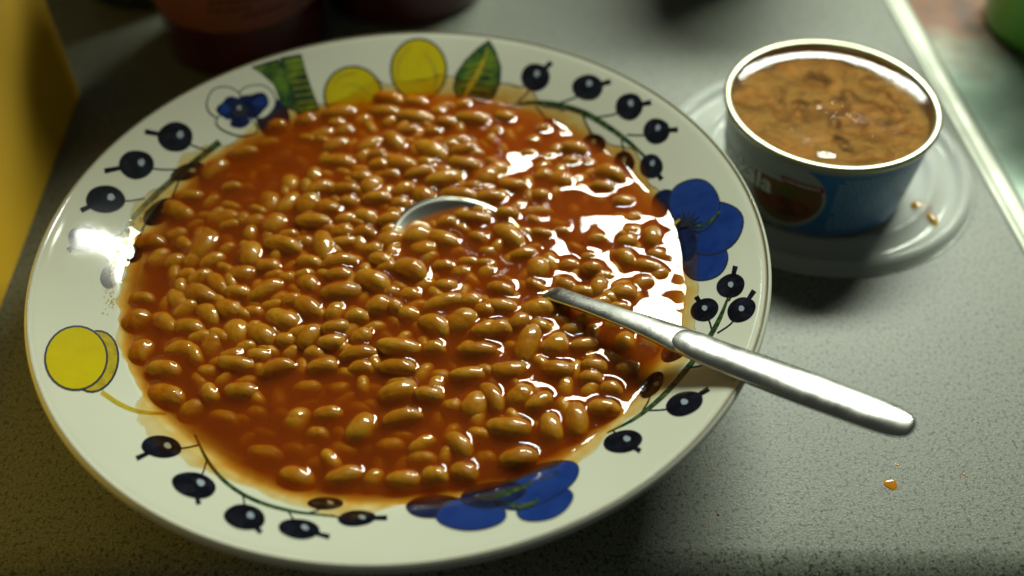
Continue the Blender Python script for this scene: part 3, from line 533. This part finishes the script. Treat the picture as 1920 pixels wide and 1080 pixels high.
def sauce_volume():
    m, nt = newmat('tomato_sauce'); o = N(nt, 'ShaderNodeOutputMaterial')
    st = N(nt, 'ShaderNodeAttribute', attribute_name='stain').outputs['Fac']; wet = N(nt, 'ShaderNodeAttribute', attribute_name='wet').outputs['Fac']
    tr = N(nt, 'ShaderNodeBsdfTransparent'); L(nt, ramp(nt, st, [(0, (1, 1, 1)), (.35, (.99, .93, .74)), (1, (.965, .76, .38))]), tr.inputs[0])
    b = N(nt, 'ShaderNodeBump', i_Distance=.0002, i_Strength=.10); L(nt, noise(nt, 300, 2, .5), b.inputs['Height'])
    gl = N(nt, 'ShaderNodeBsdfGlossy', i_Roughness=.035); L(nt, b.outputs[0], gl.inputs['Normal']); gl.inputs[0].default_value = (1, 1, .97, 1)
    fr = N(nt, 'ShaderNodeFresnel', i_IOR=1.42); L(nt, b.outputs[0], fr.inputs['Normal']); ge = N(nt, 'ShaderNodeNewGeometry')
    f = math_(nt, 'MULTIPLY', math_(nt, 'MULTIPLY', fr.outputs[0], math_(nt, 'SUBTRACT', 1, ge.outputs['Backfacing'])), wet, True)
    mx = N(nt, 'ShaderNodeMixShader'); L(nt, f, mx.inputs[0]); L(nt, tr.outputs[0], mx.inputs[1]); L(nt, gl.outputs[0], mx.inputs[2]); L(nt, mx.outputs[0], o.inputs[0])
    # pulp: scattering and absorption per metre
    vs = N(nt, 'ShaderNodeVolumeScatter', i_Density=270, i_Anisotropy=.35); vs.inputs['Color'].default_value = (1, .27, .035, 1)
    va = N(nt, 'ShaderNodeVolumeAbsorption', i_Density=680); va.inputs['Color'].default_value = (.86, .58, .03, 1)
    ad = N(nt, 'ShaderNodeAddShader'); L(nt, vs.outputs[0], ad.inputs[0]); L(nt, va.outputs[0], ad.inputs[1]); L(nt, ad.outputs[0], o.inputs['Volume'])
    return m
M['sauce'] = sauce_volume(); me.materials.append(M['sauce'])
sauce = obj('tomato_sauce', me); tag(sauce, 'glossy orange-brown tomato sauce filling the plate around the beans', 'sauce')
def height_at(x, y): return float(h[int(round((x + RS) / dx)), int(round((y + RS) / dx))])
# small air bubbles, each its own bead, on the sauce
M['bubble'] = sauce_mat('sauce_bubble', 5, dval=.03, attr=False)
bub = [(749, 527, .055), (757, 534, .045), (762, 530, .035), (746, 541, .04), (668, 527, .03), (672, 521, .03), (667, 452, .04), (677, 452, .03), (741, 607, .05), (752, 612, .03), (996, 529, .06), (982, 676, .08), (949, 625, .07), (860, 578, .03), (840, 655, .03), (844, 661, .025), (852, 657, .025), (376, 517, .07), (637, 692, .045), (474, 697, .05), (371, 730, .04), (508, 787, .04), (469, 638, .06), (868, 725, .03), (898, 832, .04), (1117, 797, .06), (1109, 580, .05), (1066, 508, .05), (1090, 508, .04), (1093, 456, .06), (1012, 372, .05), (1117, 365, .04), (1036, 745, .02), (1010, 752, .02)]
uv = []; uf = []
for i in range(7):
    for j in range(12): a_, b_ = math.pi * i / 6, 2 * math.pi * j / 12; uv.append((math.sin(a_) * math.cos(b_) * 100, math.sin(a_) * math.sin(b_) * 100, math.cos(a_) * 100))
for i in range(6):
    for j in range(12): uf.append((i * 12 + j, (i + 1) * 12 + j, (i + 1) * 12 + (j + 1) % 12, i * 12 + (j + 1) % 12))
bme = mesh('air_bubble', uv, uf, M['bubble'])
for px, py, r in bub:
    p = unp((px, py), ZS + .05)[0]; o = obj('air_bubble', bme, sauce); o.location = (p[0] * S, p[1] * S, (height_at(p[0], p[1]) + r * .25) * S); o.scale = (r * S,) * 3

# froth of pin-head bubbles along the left waterline
V, F = [], []; fr_ = random.Random(5); path = [(300, 372), (262, 408), (238, 440), (222, 470), (212, 500), (206, 540), (204, 585)]
for _ in range(230):
    q = fr_.random() * (len(path) - 1); i = int(q); f = q - i; px = path[i][0] * (1 - f) + path[i + 1][0] * f + fr_.gauss(0, 6); py = path[i][1] * (1 - f) + path[i + 1][1] * f + fr_.gauss(0, 6)
    p = onsurf((px, py), plate_z)[0]; r = fr_.uniform(.012, .04); z0 = max(height_at(p[0], p[1]), float(p[2])); k0 = len(V)
    V += [(p[0] + a / 100 * r, p[1] + b / 100 * r, z0 + c / 100 * r) for a, b, c in uv]; F += [tuple(v + k0 for v in g) for g in uf]
tag(obj('froth', mesh('froth', V, F, M['bubble']), sauce), kind='stuff')
# ------------------------------------------------------------------ lid, can
LC = (16.73, 8.0)
def clear_mat(name, t, diff, fac_d, rough=.08):
    m, nt = newmat(name); o = N(nt, 'ShaderNodeOutputMaterial'); tr = N(nt, 'ShaderNodeBsdfTransparent'); tr.inputs[0].default_value = c4(t)
    df = N(nt, 'ShaderNodeBsdfDiffuse'); df.inputs[0].default_value = c4(diff); mx = N(nt, 'ShaderNodeMixShader'); mx.inputs[0].default_value = fac_d
    L(nt, tr.outputs[0], mx.inputs[1]); L(nt, df.outputs[0], mx.inputs[2]); gl = N(nt, 'ShaderNodeBsdfGlossy', i_Roughness=rough); fr = N(nt, 'ShaderNodeFresnel', i_IOR=1.5); ge = N(nt, 'ShaderNodeNewGeometry')
    m2 = N(nt, 'ShaderNodeMixShader'); L(nt, math_(nt, 'MULTIPLY', fr.outputs[0], math_(nt, 'SUBTRACT', 1, ge.outputs['Backfacing'])), m2.inputs[0]); L(nt, mx.outputs[0], m2.inputs[1]); L(nt, gl.outputs[0], m2.inputs[2]); L(nt, m2.outputs[0], o.inputs[0]); return m
M['lid'] = clear_mat('frosted_clear_plastic', (.93, .95, .92), (.84, .86, .82), .34)
lid = empty('clear_plastic_lid', (LC[0], LC[1], 0)); tag(lid, 'round translucent plastic lid lying under the fish can', 'lid')  # the clear plastic lid that the can stands on
prof = [(0, .10), (4.3, .10), (4.5, .12), (4.62, .30), (4.78, .34), (4.95, .30), (5.05, .14), (5.6, .12), (5.75, .14), (5.86, .38), (6.0, .44), (6.2, .42), (6.34, .30), (6.42, .10), (6.5, .06), (6.56, .02),
        (6.50, .01), (6.36, .02), (6.28, .24), (6.18, .35), (6.0, .37), (5.92, .34), (5.82, .08), (5.6, .05), (5.0, .06), (4.9, .25), (4.78, .28), (4.68, .25), (4.55, .06), (4.3, .04), (0, .04)]
V, F = lathe(prof, 128); obj('ribbed_disc', mesh('ribbed_disc', V, F, M['lid']), lid)
CC = (16.39, 7.09); CT, CB_ = 4.0, 3.62; ZB, ZT = .14, 3.92
can = empty('fish_can', (CC[0], CC[1], ZB)); tag(can, 'open round fish can with grey and blue printed side standing on the clear lid', 'can')
def can_r(z): return CB_ + (CT - CB_) * (z - ZB) / (ZT - ZB) + .0 * z
M['canside'] = principled('can_print_grey', (.34, .36, .33), .42, .0, coat=.15, var=(60, (.40, .42, .40), .3, .8))
M['canblue'] = principled('can_print_blue', (.05, .22, .52), .32, .1, coat=.15, var=(70, (.035, .17, .42), .3, .8))
M['gold'] = principled('can_lacquer', (.80, .78, .55), .22, 1)
M['tin'] = principled('can_seam_tin', (.50, .50, .34), .30, .9)
M['goldin'] = principled('can_inside_lacquer', (.42, .26, .10), .3, .8)
zz = -ZB
def lc(prof, name, mat, n=128):
    V, F = lathe([(r, z + zz) for r, z in prof], n); return obj(name, mesh(name, V, F, mat), can)
lc([(0, ZB + .06), (CB_ - .45, ZB + .06), (CB_ - .35, ZB + .01), (CB_ - .15, ZB + .0), (CB_ - .03, ZB + .06)] + [(can_r(z), z) for z in np.linspace(ZB + .15, ZT - .1, 10)] + [(CT + .01, ZT)], 'can_wall', M['canside'])
lc([(CT - .02, ZT - .10), (CT + .10, ZT - .04), (CT + .13, ZT + .05), (CT + .11, ZT + .14), (CT + .04, ZT + .185), (CT - .06, ZT + .185), (CT - .13, ZT + .15), (CT - .17, ZT + .08), (CT - .18, ZT - .05)], 'rim_seam', M['tin'])
lc([(CT - .175, ZT + .02), (CT - .178, ZT - .05), (CT - .24, ZT - .25), (CT - .22, ZT - .6), (CT - .30, ZT - 1.2)], 'inner_wall', M['goldin'])
# fish paste under a clear oily skin
def paste_mat():
    m, nt = newmat('fish_paste'); p = N(nt, 'ShaderNodeBsdfPrincipled'); o = N(nt, 'ShaderNodeOutputMaterial'); L(nt, p.outputs[0], o.inputs[0])
    a = ramp(nt, noise(nt, 70, 6, .68, dist=1.6), [(.38, (.015, .009, .006)), (.45, (.06, .018, .004)), (.54, (.11, .036, .005)), (.64, (.15, .058, .014)), (.74, (.13, .030, .005))])
    g = ramp(nt, noise(nt, 60, 3, .5, sx=(1, 1.4, 2)), [(.50, (0, 0, 0)), (.66, (1, 1, 1))])
    mx = N(nt, 'ShaderNodeMix', data_type='RGBA'); L(nt, math_(nt, 'MULTIPLY', g, .75), mx.inputs[0]); L(nt, a, mx.inputs[6]); mx.inputs[7].default_value = (.08, .065, .045, 1); L(nt, mx.outputs[2], p.inputs['Base Color'])
    p.inputs['Roughness'].default_value = .45
    b = N(nt, 'ShaderNodeBump', i_Distance=.002, i_Strength=.6); L(nt, noise(nt, 160, 4, .6), b.inputs['Height']); L(nt, b.outputs[0], p.inputs['Normal']); return m
M['paste'] = paste_mat()
def disc(R, f, nr, na):
    V = [(0, 0, f(0, 0))]; F = []
    for i in range(1, nr + 1):
        for j in range(na): a = 2 * math.pi * j / na; r = R * i / nr; V.append((r * math.cos(a), r * math.sin(a), f(r * math.cos(a), r * math.sin(a))))
    for j in range(na): F.append((0, 1 + j, 1 + (j + 1) % na))
    for i in range(nr - 1):
        for j in range(na): a = 1 + i * na + j; b = 1 + i * na + (j + 1) % na; F.append((a, a + na, b + na, b))
    return V, F
pn = [(random.uniform(-3.4, 3.4), random.uniform(-3.4, 3.4), random.uniform(.16, .6), random.uniform(-.13, .10)) for _ in range(150)]
def paste_h(x, y): return ZT - .36 - ZB + sum(k * math.exp(-((x - a) ** 2 + (y - b) ** 2) / s_ ** 2) for a, b, s_, k in pn)
V, F = disc(3.77, lambda x, y: min(paste_h(x, y), ZT - .20 - ZB), 60, 150); o = obj('fish_paste', mesh('fish_paste', V, F, M['paste'])); o.location = (CC[0] * S, CC[1] * S, ZB * S); tag(o, 'brown minced fish paste filling the open can', 'fish paste')
M['oil'] = sauce_mat('can_oil', .5, ((.5, .3, .12), (.5, .3, .12)), (.5, 2.4, 7.0), False, .16, .03)
def oil_h(x, y):
    r = math.hypot(x, y); z = ZT - .13 - ZB + .13 * math.exp(-(3.77 - r) / .34) 
    z += .05 * math.exp(-((x + .9) ** 2 / .10 + (y + 2.75) ** 2 / .05)) + .02 * math.sin(x * 1.3 + 1) * math.sin(y * 1.1) * max(0, 1 - (r / 3.3) ** 4)
    return z + .010 * math.exp(-((x + .4) ** 2 + (y - .1) ** 2) / .02)
V, F = disc(3.78, oil_h, 90, 160); o = obj('oil_layer', mesh('oil_layer', V, F, M['oil'])); o.location = (CC[0] * S, CC[1] * S, ZB * S); tag(o, 'clear glossy layer of oil over the fish paste in the can', 'oil')
# side print: everything is wrapped on the can's cone. u = degrees round the can (-90 faces the viewer), v = height
def wrap(u, v, eps): r = can_r(v) + eps; return (r * math.cos(math.radians(u)), r * math.sin(math.radians(u)), v - ZB)
def can_at(px):                                   # view ray -> (u, v) on the can side
    px = np.asarray(px, float); d = np.array([(px[0] - 960) / FPX, -(px[1] - 540) / FPX, -1]) @ RM.T
    for t in np.linspace(30, 62, 6400):
        p = CAM + d * t
        if math.hypot(p[0] - CC[0], p[1] - CC[1]) < can_r(p[2]): return math.degrees(math.atan2(p[1] - CC[1], p[0] - CC[0])), float(p[2])
    return None
def wrap_poly(name, P, mat, eps, label=None):
    P = np.array(P, float); c = P.mean(0); n_, K = len(P), 8; V = [wrap(c[0], c[1], eps)] + [wrap(*(c + (P[i] - c) * q / K), eps) for q in range(1, K + 1) for i in range(n_)]
    F = [(0, 1 + i, 1 + (i + 1) % n_) for i in range(n_)] + [(1 + q * n_ + i, 1 + (q + 1) * n_ + i, 1 + (q + 1) * n_ + (i + 1) % n_, 1 + q * n_ + (i + 1) % n_) for q in range(K - 1) for i in range(n_)]
    o = obj(name, mesh(name, V, F, mat), can)
    if label: o['label'] = label
    return o
def dens(P, k=6):
    out = []
    for i in range(len(P)):
        a, b = np.array(P[i], float), np.array(P[(i + 1) % len(P)], float); out += [tuple(a + (b - a) * t / k) for t in range(k)]
    return out
pc = can_at((1478, 370)); print('photo centre', pc, can_at((1530, 330)), can_at((1700, 320)), can_at((1470, 420)), can_at((1388, 330)), can_at((1447, 350)))
DEG = math.degrees(1 / 3.8)
cu, cv = can_at((1470, 365)); e_ = can_at((1551, 362)); RAD = (e_[0] - cu) / DEG if e_ else 1.5
# blue panel from behind the picture round to the right
bl = dens([(cu + 3, .32), (e_[0] - 8, .32), (-40, .32), (-5, .32), (40, .32), (40, 3.62), (-5, 3.62), (-40, 3.62), (e_[0] - 10, 3.62), (e_[0] - 2, 3.0), (e_[0], 2.2), (e_[0] - 3, 1.2)], 5)
V, F = [], []
def blue_left(v): 
    q = (v - cv) / (RAD * 1.12); return cu + (e_[0] - cu) * 1.04 * math.sqrt(max(1 - q * q, 0)) if abs(q) < 1 else cu
for i, v in enumerate(np.linspace(.34, 3.66, 40)):
    for j in range(60): V.append(wrap(blue_left(v) + (110 - blue_left(v)) * j / 59, v, .006))
F = [(i * 60 + j, i * 60 + j + 1, (i + 1) * 60 + j + 1, (i + 1) * 60 + j) for i in range(39) for j in range(59)]
obj('blue_panel', mesh('blue_panel', V, F, M['canblue']), can)
M['edge'] = principled('print_white_edge', (.55, .6, .6), .4); M['food'] = principled('print_food_picture', (.30, .10, .03), .35, var=(110, (.12, .13, .03), .42, .6))
M['food2'] = principled('print_food_picture_dark', (.10, .03, .018), .35, var=(130, (.26, .08, .03), .4, .62)); M['red'] = principled('print_red', (.30, .012, .03), .35); M['letter'] = principled('print_letters', (.85, .87, .82), .35); M['lettershade'] = principled('print_letter_shade', (.07, .08, .08), .4)
def circ(r, n_=48): return [(cu + r * DEG * math.cos(t), cv + r * math.sin(t)) for t in np.linspace(0, 2 * math.pi, n_, endpoint=False)]
wrap_poly('picture_border', [(u, min(v, 2.85)) for u, v in circ(RAD)], M['edge'], .010)
wrap_poly('food_picture', [(u, min(v, 2.75)) for u, v in circ(RAD * .965)], M['food'], .014, 'round food picture printed on the can')
wrap_poly('food_picture', [(cu + (RAD * .8 * math.cos(t)) * DEG, cv - .55 + .5 * math.sin(t)) for t in np.linspace(0, 6.28, 30, endpoint=False)], M['food2'], .017)
a_, b_ = can_at((1462, 332)), can_at((1543, 358))
wrap_poly('red_tag', dens([(a_[0], a_[1] + .14), (b_[0], b_[1] + .12), (b_[0] + 1, b_[1] - .12), (a_[0] + 3, a_[1] - .16)], 6), M['red'], .021)
r_ = random.Random(3)
def ticks(name, u0, u1, v0, v1, hgt, mat, eps, lo_=1.2, hi=3.4):
    V, F = [], []; u = u0
    while u < u1:
        w_ = r_.uniform(lo_, hi); v = v0 + (v1 - v0) * (u - u0) / (u1 - u0); s0 = len(V)
        V.extend([wrap(u, v - hgt / 2, eps), wrap(u + w_, v - hgt / 2, eps), wrap(u + w_, v + hgt / 2, eps), wrap(u, v + hgt / 2, eps)]); F.append((s0, s0 + 1, s0 + 2, s0 + 3)); u += w_ + r_.uniform(.4, .9)
    obj(name, mesh(name, V, F, mat), can)
ticks('small_print', a_[0] + 3, b_[0] - 2, a_[1] - .02, b_[1], .09, M['letter'], .024, .8, 1.6)
M['tiny'] = principled('print_tiny_blue_white', (.26, .45, .62), .4)
for i, v in enumerate(np.linspace(3.35, .75, 14)):
    ticks('small_print', e_[0] + 5 + (3 if i in (0, 9) else 0), [12, -12, -10, -14, -8, -20, -12, -10, -16, -9, 12, -18, 10, 0][i] , v, v, .10, M['tiny'], .012)
# the fish word in soft rounded letters
def word(txt, size, u_right, v0, mat, eps, slope=0.0, name='lettering'):
    cu_ = bpy.data.curves.new('t', 'FONT'); cu_.body = txt; cu_.size = size; cu_.resolution_u = 4; cu_.offset = .012 * size
    t = bpy.data.objects.new('t', cu_); C.objects.link(t); bpy.context.view_layer.update(); me = bpy.data.meshes.new_from_object(t.evaluated_get(bpy.context.evaluated_depsgraph_get())); bpy.data.objects.remove(t)
    bm = bmesh.new(); bm.from_mesh(me); bmesh.ops.triangulate(bm, faces=bm.faces)
    for _ in range(2): bmesh.ops.subdivide_edges(bm, edges=[e for e in bm.edges if e.calc_length() > size * .12], cuts=1)
    xm = max(v.co.x for v in bm.verts)
    for v in bm.verts:
        x, y = v.co.x - xm, v.co.y; p = wrap(u_right + x * DEG, v0 + y + slope * x, eps); v.co = Vector(p) * S
    bm.to_mesh(me); bm.free(); me.materials.clear(); me.materials.append(mat); me.name = name; return obj(name, me, can)
wr = can_at((1446, 362)); print('word right', wr)
word('tonnikala', 1.15, wr[0] + .8, wr[1] - .06, M['lettershade'], .018)
word('tonnikala', 1.15, wr[0], wr[1], M['letter'], .028)
# oil drops on the lid
M['amber'] = sauce_mat('amber_oil', 9, ((.50, .25, .02), (.58, .32, .04)), (1, 4, 20), False, .16, .05)
def drop(name, px, z0, rx, ry, hh, mat, rot=0, label=None, cat=None, wob=.08, seed=1):
    p = unp(px, z0)[0]; r2 = random.Random(seed); ph = r2.random() * 6; V = [(0, 0, hh)]; F = []; na, nr_ = 28, 7
    for i in range(1, nr_ + 1):
        for j in range(na):
            t = 2 * math.pi * j / na; q = i / nr_; k = 1 + wob * math.sin(3 * t + ph) + wob * .5 * math.sin(5 * t - ph)
            x, y = rx * k * q * math.cos(t), ry * k * q * math.sin(t); V.append((x * math.cos(rot) - y * math.sin(rot), x * math.sin(rot) + y * math.cos(rot), hh * math.sqrt(max(1 - q * q, 0)) + .003))
    for j in range(na): F.append((0, 1 + j, 1 + (j + 1) % na))
    for i in range(nr_ - 1):
        for j in range(na): a = 1 + i * na + j; b = 1 + i * na + (j + 1) % na; F.append((a, a + na, b + na, b))
    o = obj(name, mesh(name, V, F, mat), None, (p[0], p[1], z0)); tag(o, label, cat); return o
drop('oil_drop', (1727, 388), .13, .42, .27, .15, M['amber'], -.4, 'larger amber oil drop on the clear lid right of the can', 'drop')
drop('oil_drop', (1748, 411), .13, .17, .36, .13, M['amber'], .2, 'small orange oil drop touching the larger one on the lid', 'drop', seed=4)
M['spill'] = sauce_mat('orange_spill', 12, ((.42, .13, .005), (.55, .24, .008)), (1, 5, 25), False, .2, .12)
drop('sauce_spot', (1670, 908), 0, .21, .21, .03, M['spill'], .5, 'round orange sauce spot on the counter below the spoon handle', 'spot', .06)
drop('sauce_crumb', (1347, 965), 0, .035, .05, .03, M['spill'], .5, 'tiny brown crumb in the plate shadow on the counter', 'crumb', .2, 5)
drop('sauce_spot', (1682, 871), 0, .055, .07, .006, M['spill'], .5, 'tiny faint sauce speck just above the round orange spot', 'spot', .15, 2)
drop('sauce_spot', (1808, 890), 0, .04, .08, .006, M['spill'], .5, 'tiny faint sauce speck at the right of the orange spot', 'spot', .15, 3)

# ------------------------------------------------------------------ background vessels
M['redglass'] = principled('dark_red_bottle', (.045, .006, .010), .12, coat=.4, var=(30, (.08, .008, .012), .4, .7)); M['pink'] = principled('pink_paper_label', (.26, .085, .075), .6, var=(50, (.22, .07, .06), .3, .7)); M['print'] = principled('label_dark_print', (.05, .015, .018), .6)
M['greenglass'] = principled('dark_green_bottle', (.010, .018, .012), .1, coat=.5); M['black'] = principled('black_plastic', (.012, .012, .011), .4); M['cap'] = principled('bottle_cap', (.05, .05, .05), .4)
def bottle(name, cx, cy, R, H, mat, label, cat):
    e = empty(name, (cx, cy, 0)); tag(e, label, cat)
    V, F = lathe([(0, .15), (R * .8, .1), (R * .93, .0), (R * .985, .12), (R, .35), (R, H * .80), (R * .93, H * .85), (R * .6, H * .89), (R * .36, H * .90), (R * .34, H * .95), (0, H * .95)], 72); obj('bottle_body', mesh('bottle_body', V, F, mat), e)
    V, F = lathe([(0, H), (R * .38, H), (R * .40, H * .985), (R * .40, H * .90), (R * .35, H * .90)], 48); obj('cap', mesh('cap', V, F, M['cap']), e); return e
rb = bottle('juice_bottle', -8.2, 19.5, 3.85, 15, M['redglass'], 'dark red bottle with a pink paper label behind the plate at left', 'bottle')
V, F = lathe([(3.87, 2.6), (3.88, 2.62), (3.88, 8.2), (3.87, 8.22)], 96); obj('paper_label', mesh('paper_label', V, F, M['pink']), rb)
lab = rb
def lticks(z, a0, a1, hgt):
    V, F = [], []; a = a0
    while a < a1:
        w_ = r_.uniform(1.6, 3.4); s0 = len(V)
        for aa, z_ in ((a, z - hgt / 2), (a + w_, z - hgt / 2), (a + w_, z + hgt / 2), (a, z + hgt / 2)): V.append((3.892 * math.cos(math.radians(aa)), 3.892 * math.sin(math.radians(aa)), z_))
        F.append((s0, s0 + 1, s0 + 2, s0 + 3)); a += w_ + r_.uniform(.6, 1.4)
    obj('label_print', mesh('label_print', V, F, M['print']), rb)
lticks(3.35, -78, -52, .14); lticks(3.72, -100, -74, .14); lticks(4.1, -98, -50, .14); lticks(4.5, -95, -55, .14)
bottle('juice_bottle', -.7, 23.7, 4.3, 30, M['redglass'], 'plain dark red bottle behind the yellow fruits of the plate', 'bottle')
bottle('sauce_bottle', -13.7, 25.3, 3.6, 11, M['greenglass'], 'nearly black green bottle at the far left', 'bottle')
e = empty('dark_pot', (16.6, 27.2, 0)); tag(e, 'black round pot base at the top edge behind the can', 'pot')
V, F = lathe([(0, .05), (3.6, .0), (3.95, .25), (4.1, 1.0), (4.1, 11), (3.9, 11), (3.9, .6), (0, .4)], 64); obj('pot_body', mesh('pot_body', V, F, M['black']), e)
V, F = lathe([(4.1, 11.0), (4.25, 11.05), (4.25, 11.3), (3.9, 11.3), (3.9, 11.0)], 64); obj('pot_rim', mesh('pot_rim', V, F, M['black']), e)
M['cup'] = principled('green_plastic', (.17, .50, .05), .3, coat=.2, sss=.0)
e = empty('plastic_cup', (31.6, 18.0, -.35)); tag(e, 'bright green plastic cup standing on the steel in the corner', 'cup')
V, F = lathe([(0, .1), (3.2, .0), (3.5, .08), (3.62, .5), (4.1, 6), (4.4, 9), (4.25, 9), (3.9, 5.8), (3.4, .6), (0, .5)], 72); obj('cup_body', mesh('cup_body', V, F, M['cup']), e)
V, F = lathe([(4.38, 8.9), (4.55, 9.0), (4.55, 9.2), (4.25, 9.2), (4.2, 9.0)], 72); obj('cup_lip', mesh('cup_lip', V, F, M['cup']), e)
# yellow box at the left
M['ybox'] = principled('yellow_plastic', (.78, .46, .002), .7, var=(20, (.72, .42, .002), .3, .7))
bm = bmesh.new(); bmesh.ops.create_cube(bm, size=1)
for v in bm.verts: v.co = Vector(((v.co.x + .5) * -14 - 15.4 + (0.55 * (v.co.z + .5) * -1 if v.co.x > 0 else 0), (v.co.y + .5) * -28 + 15.2, (v.co.z + .5) * 15)) * S
vert = [e_ for e_ in bm.edges if abs(e_.verts[0].co.z - e_.verts[1].co.z) > .05]
bmesh.ops.bevel(bm, geom=vert, offset=.016, segments=8, affect='EDGES', profile=.5)
bot = [e_ for e_ in bm.edges if abs(e_.verts[0].co.z - e_.verts[1].co.z) < 1e-4 and len(e_.link_faces) == 2 and any(abs(f.normal.z) > .9 for f in e_.link_faces) and any(abs(f.normal.z) < .5 for f in e_.link_faces)]
bm.normal_update(); bmesh.ops.bevel(bm, geom=bot, offset=.005, segments=4, affect='EDGES', profile=.5)
bmesh.ops.recalc_face_normals(bm, faces=bm.faces)
me = bpy.data.meshes.new('plastic_box'); bm.to_mesh(me); bm.free(); me.materials.append(M['ybox']); me.polygons.foreach_set('use_smooth', [True] * len(me.polygons))
yb = obj('plastic_box', me); tag(yb, 'tall yellow plastic box with rounded corner at the left edge', 'box')
scene.render.engine = 'CYCLES'; scene.cycles.transparent_max_bounces = 16; scene.cycles.max_bounces = 8; scene.cycles.volume_bounces = 2
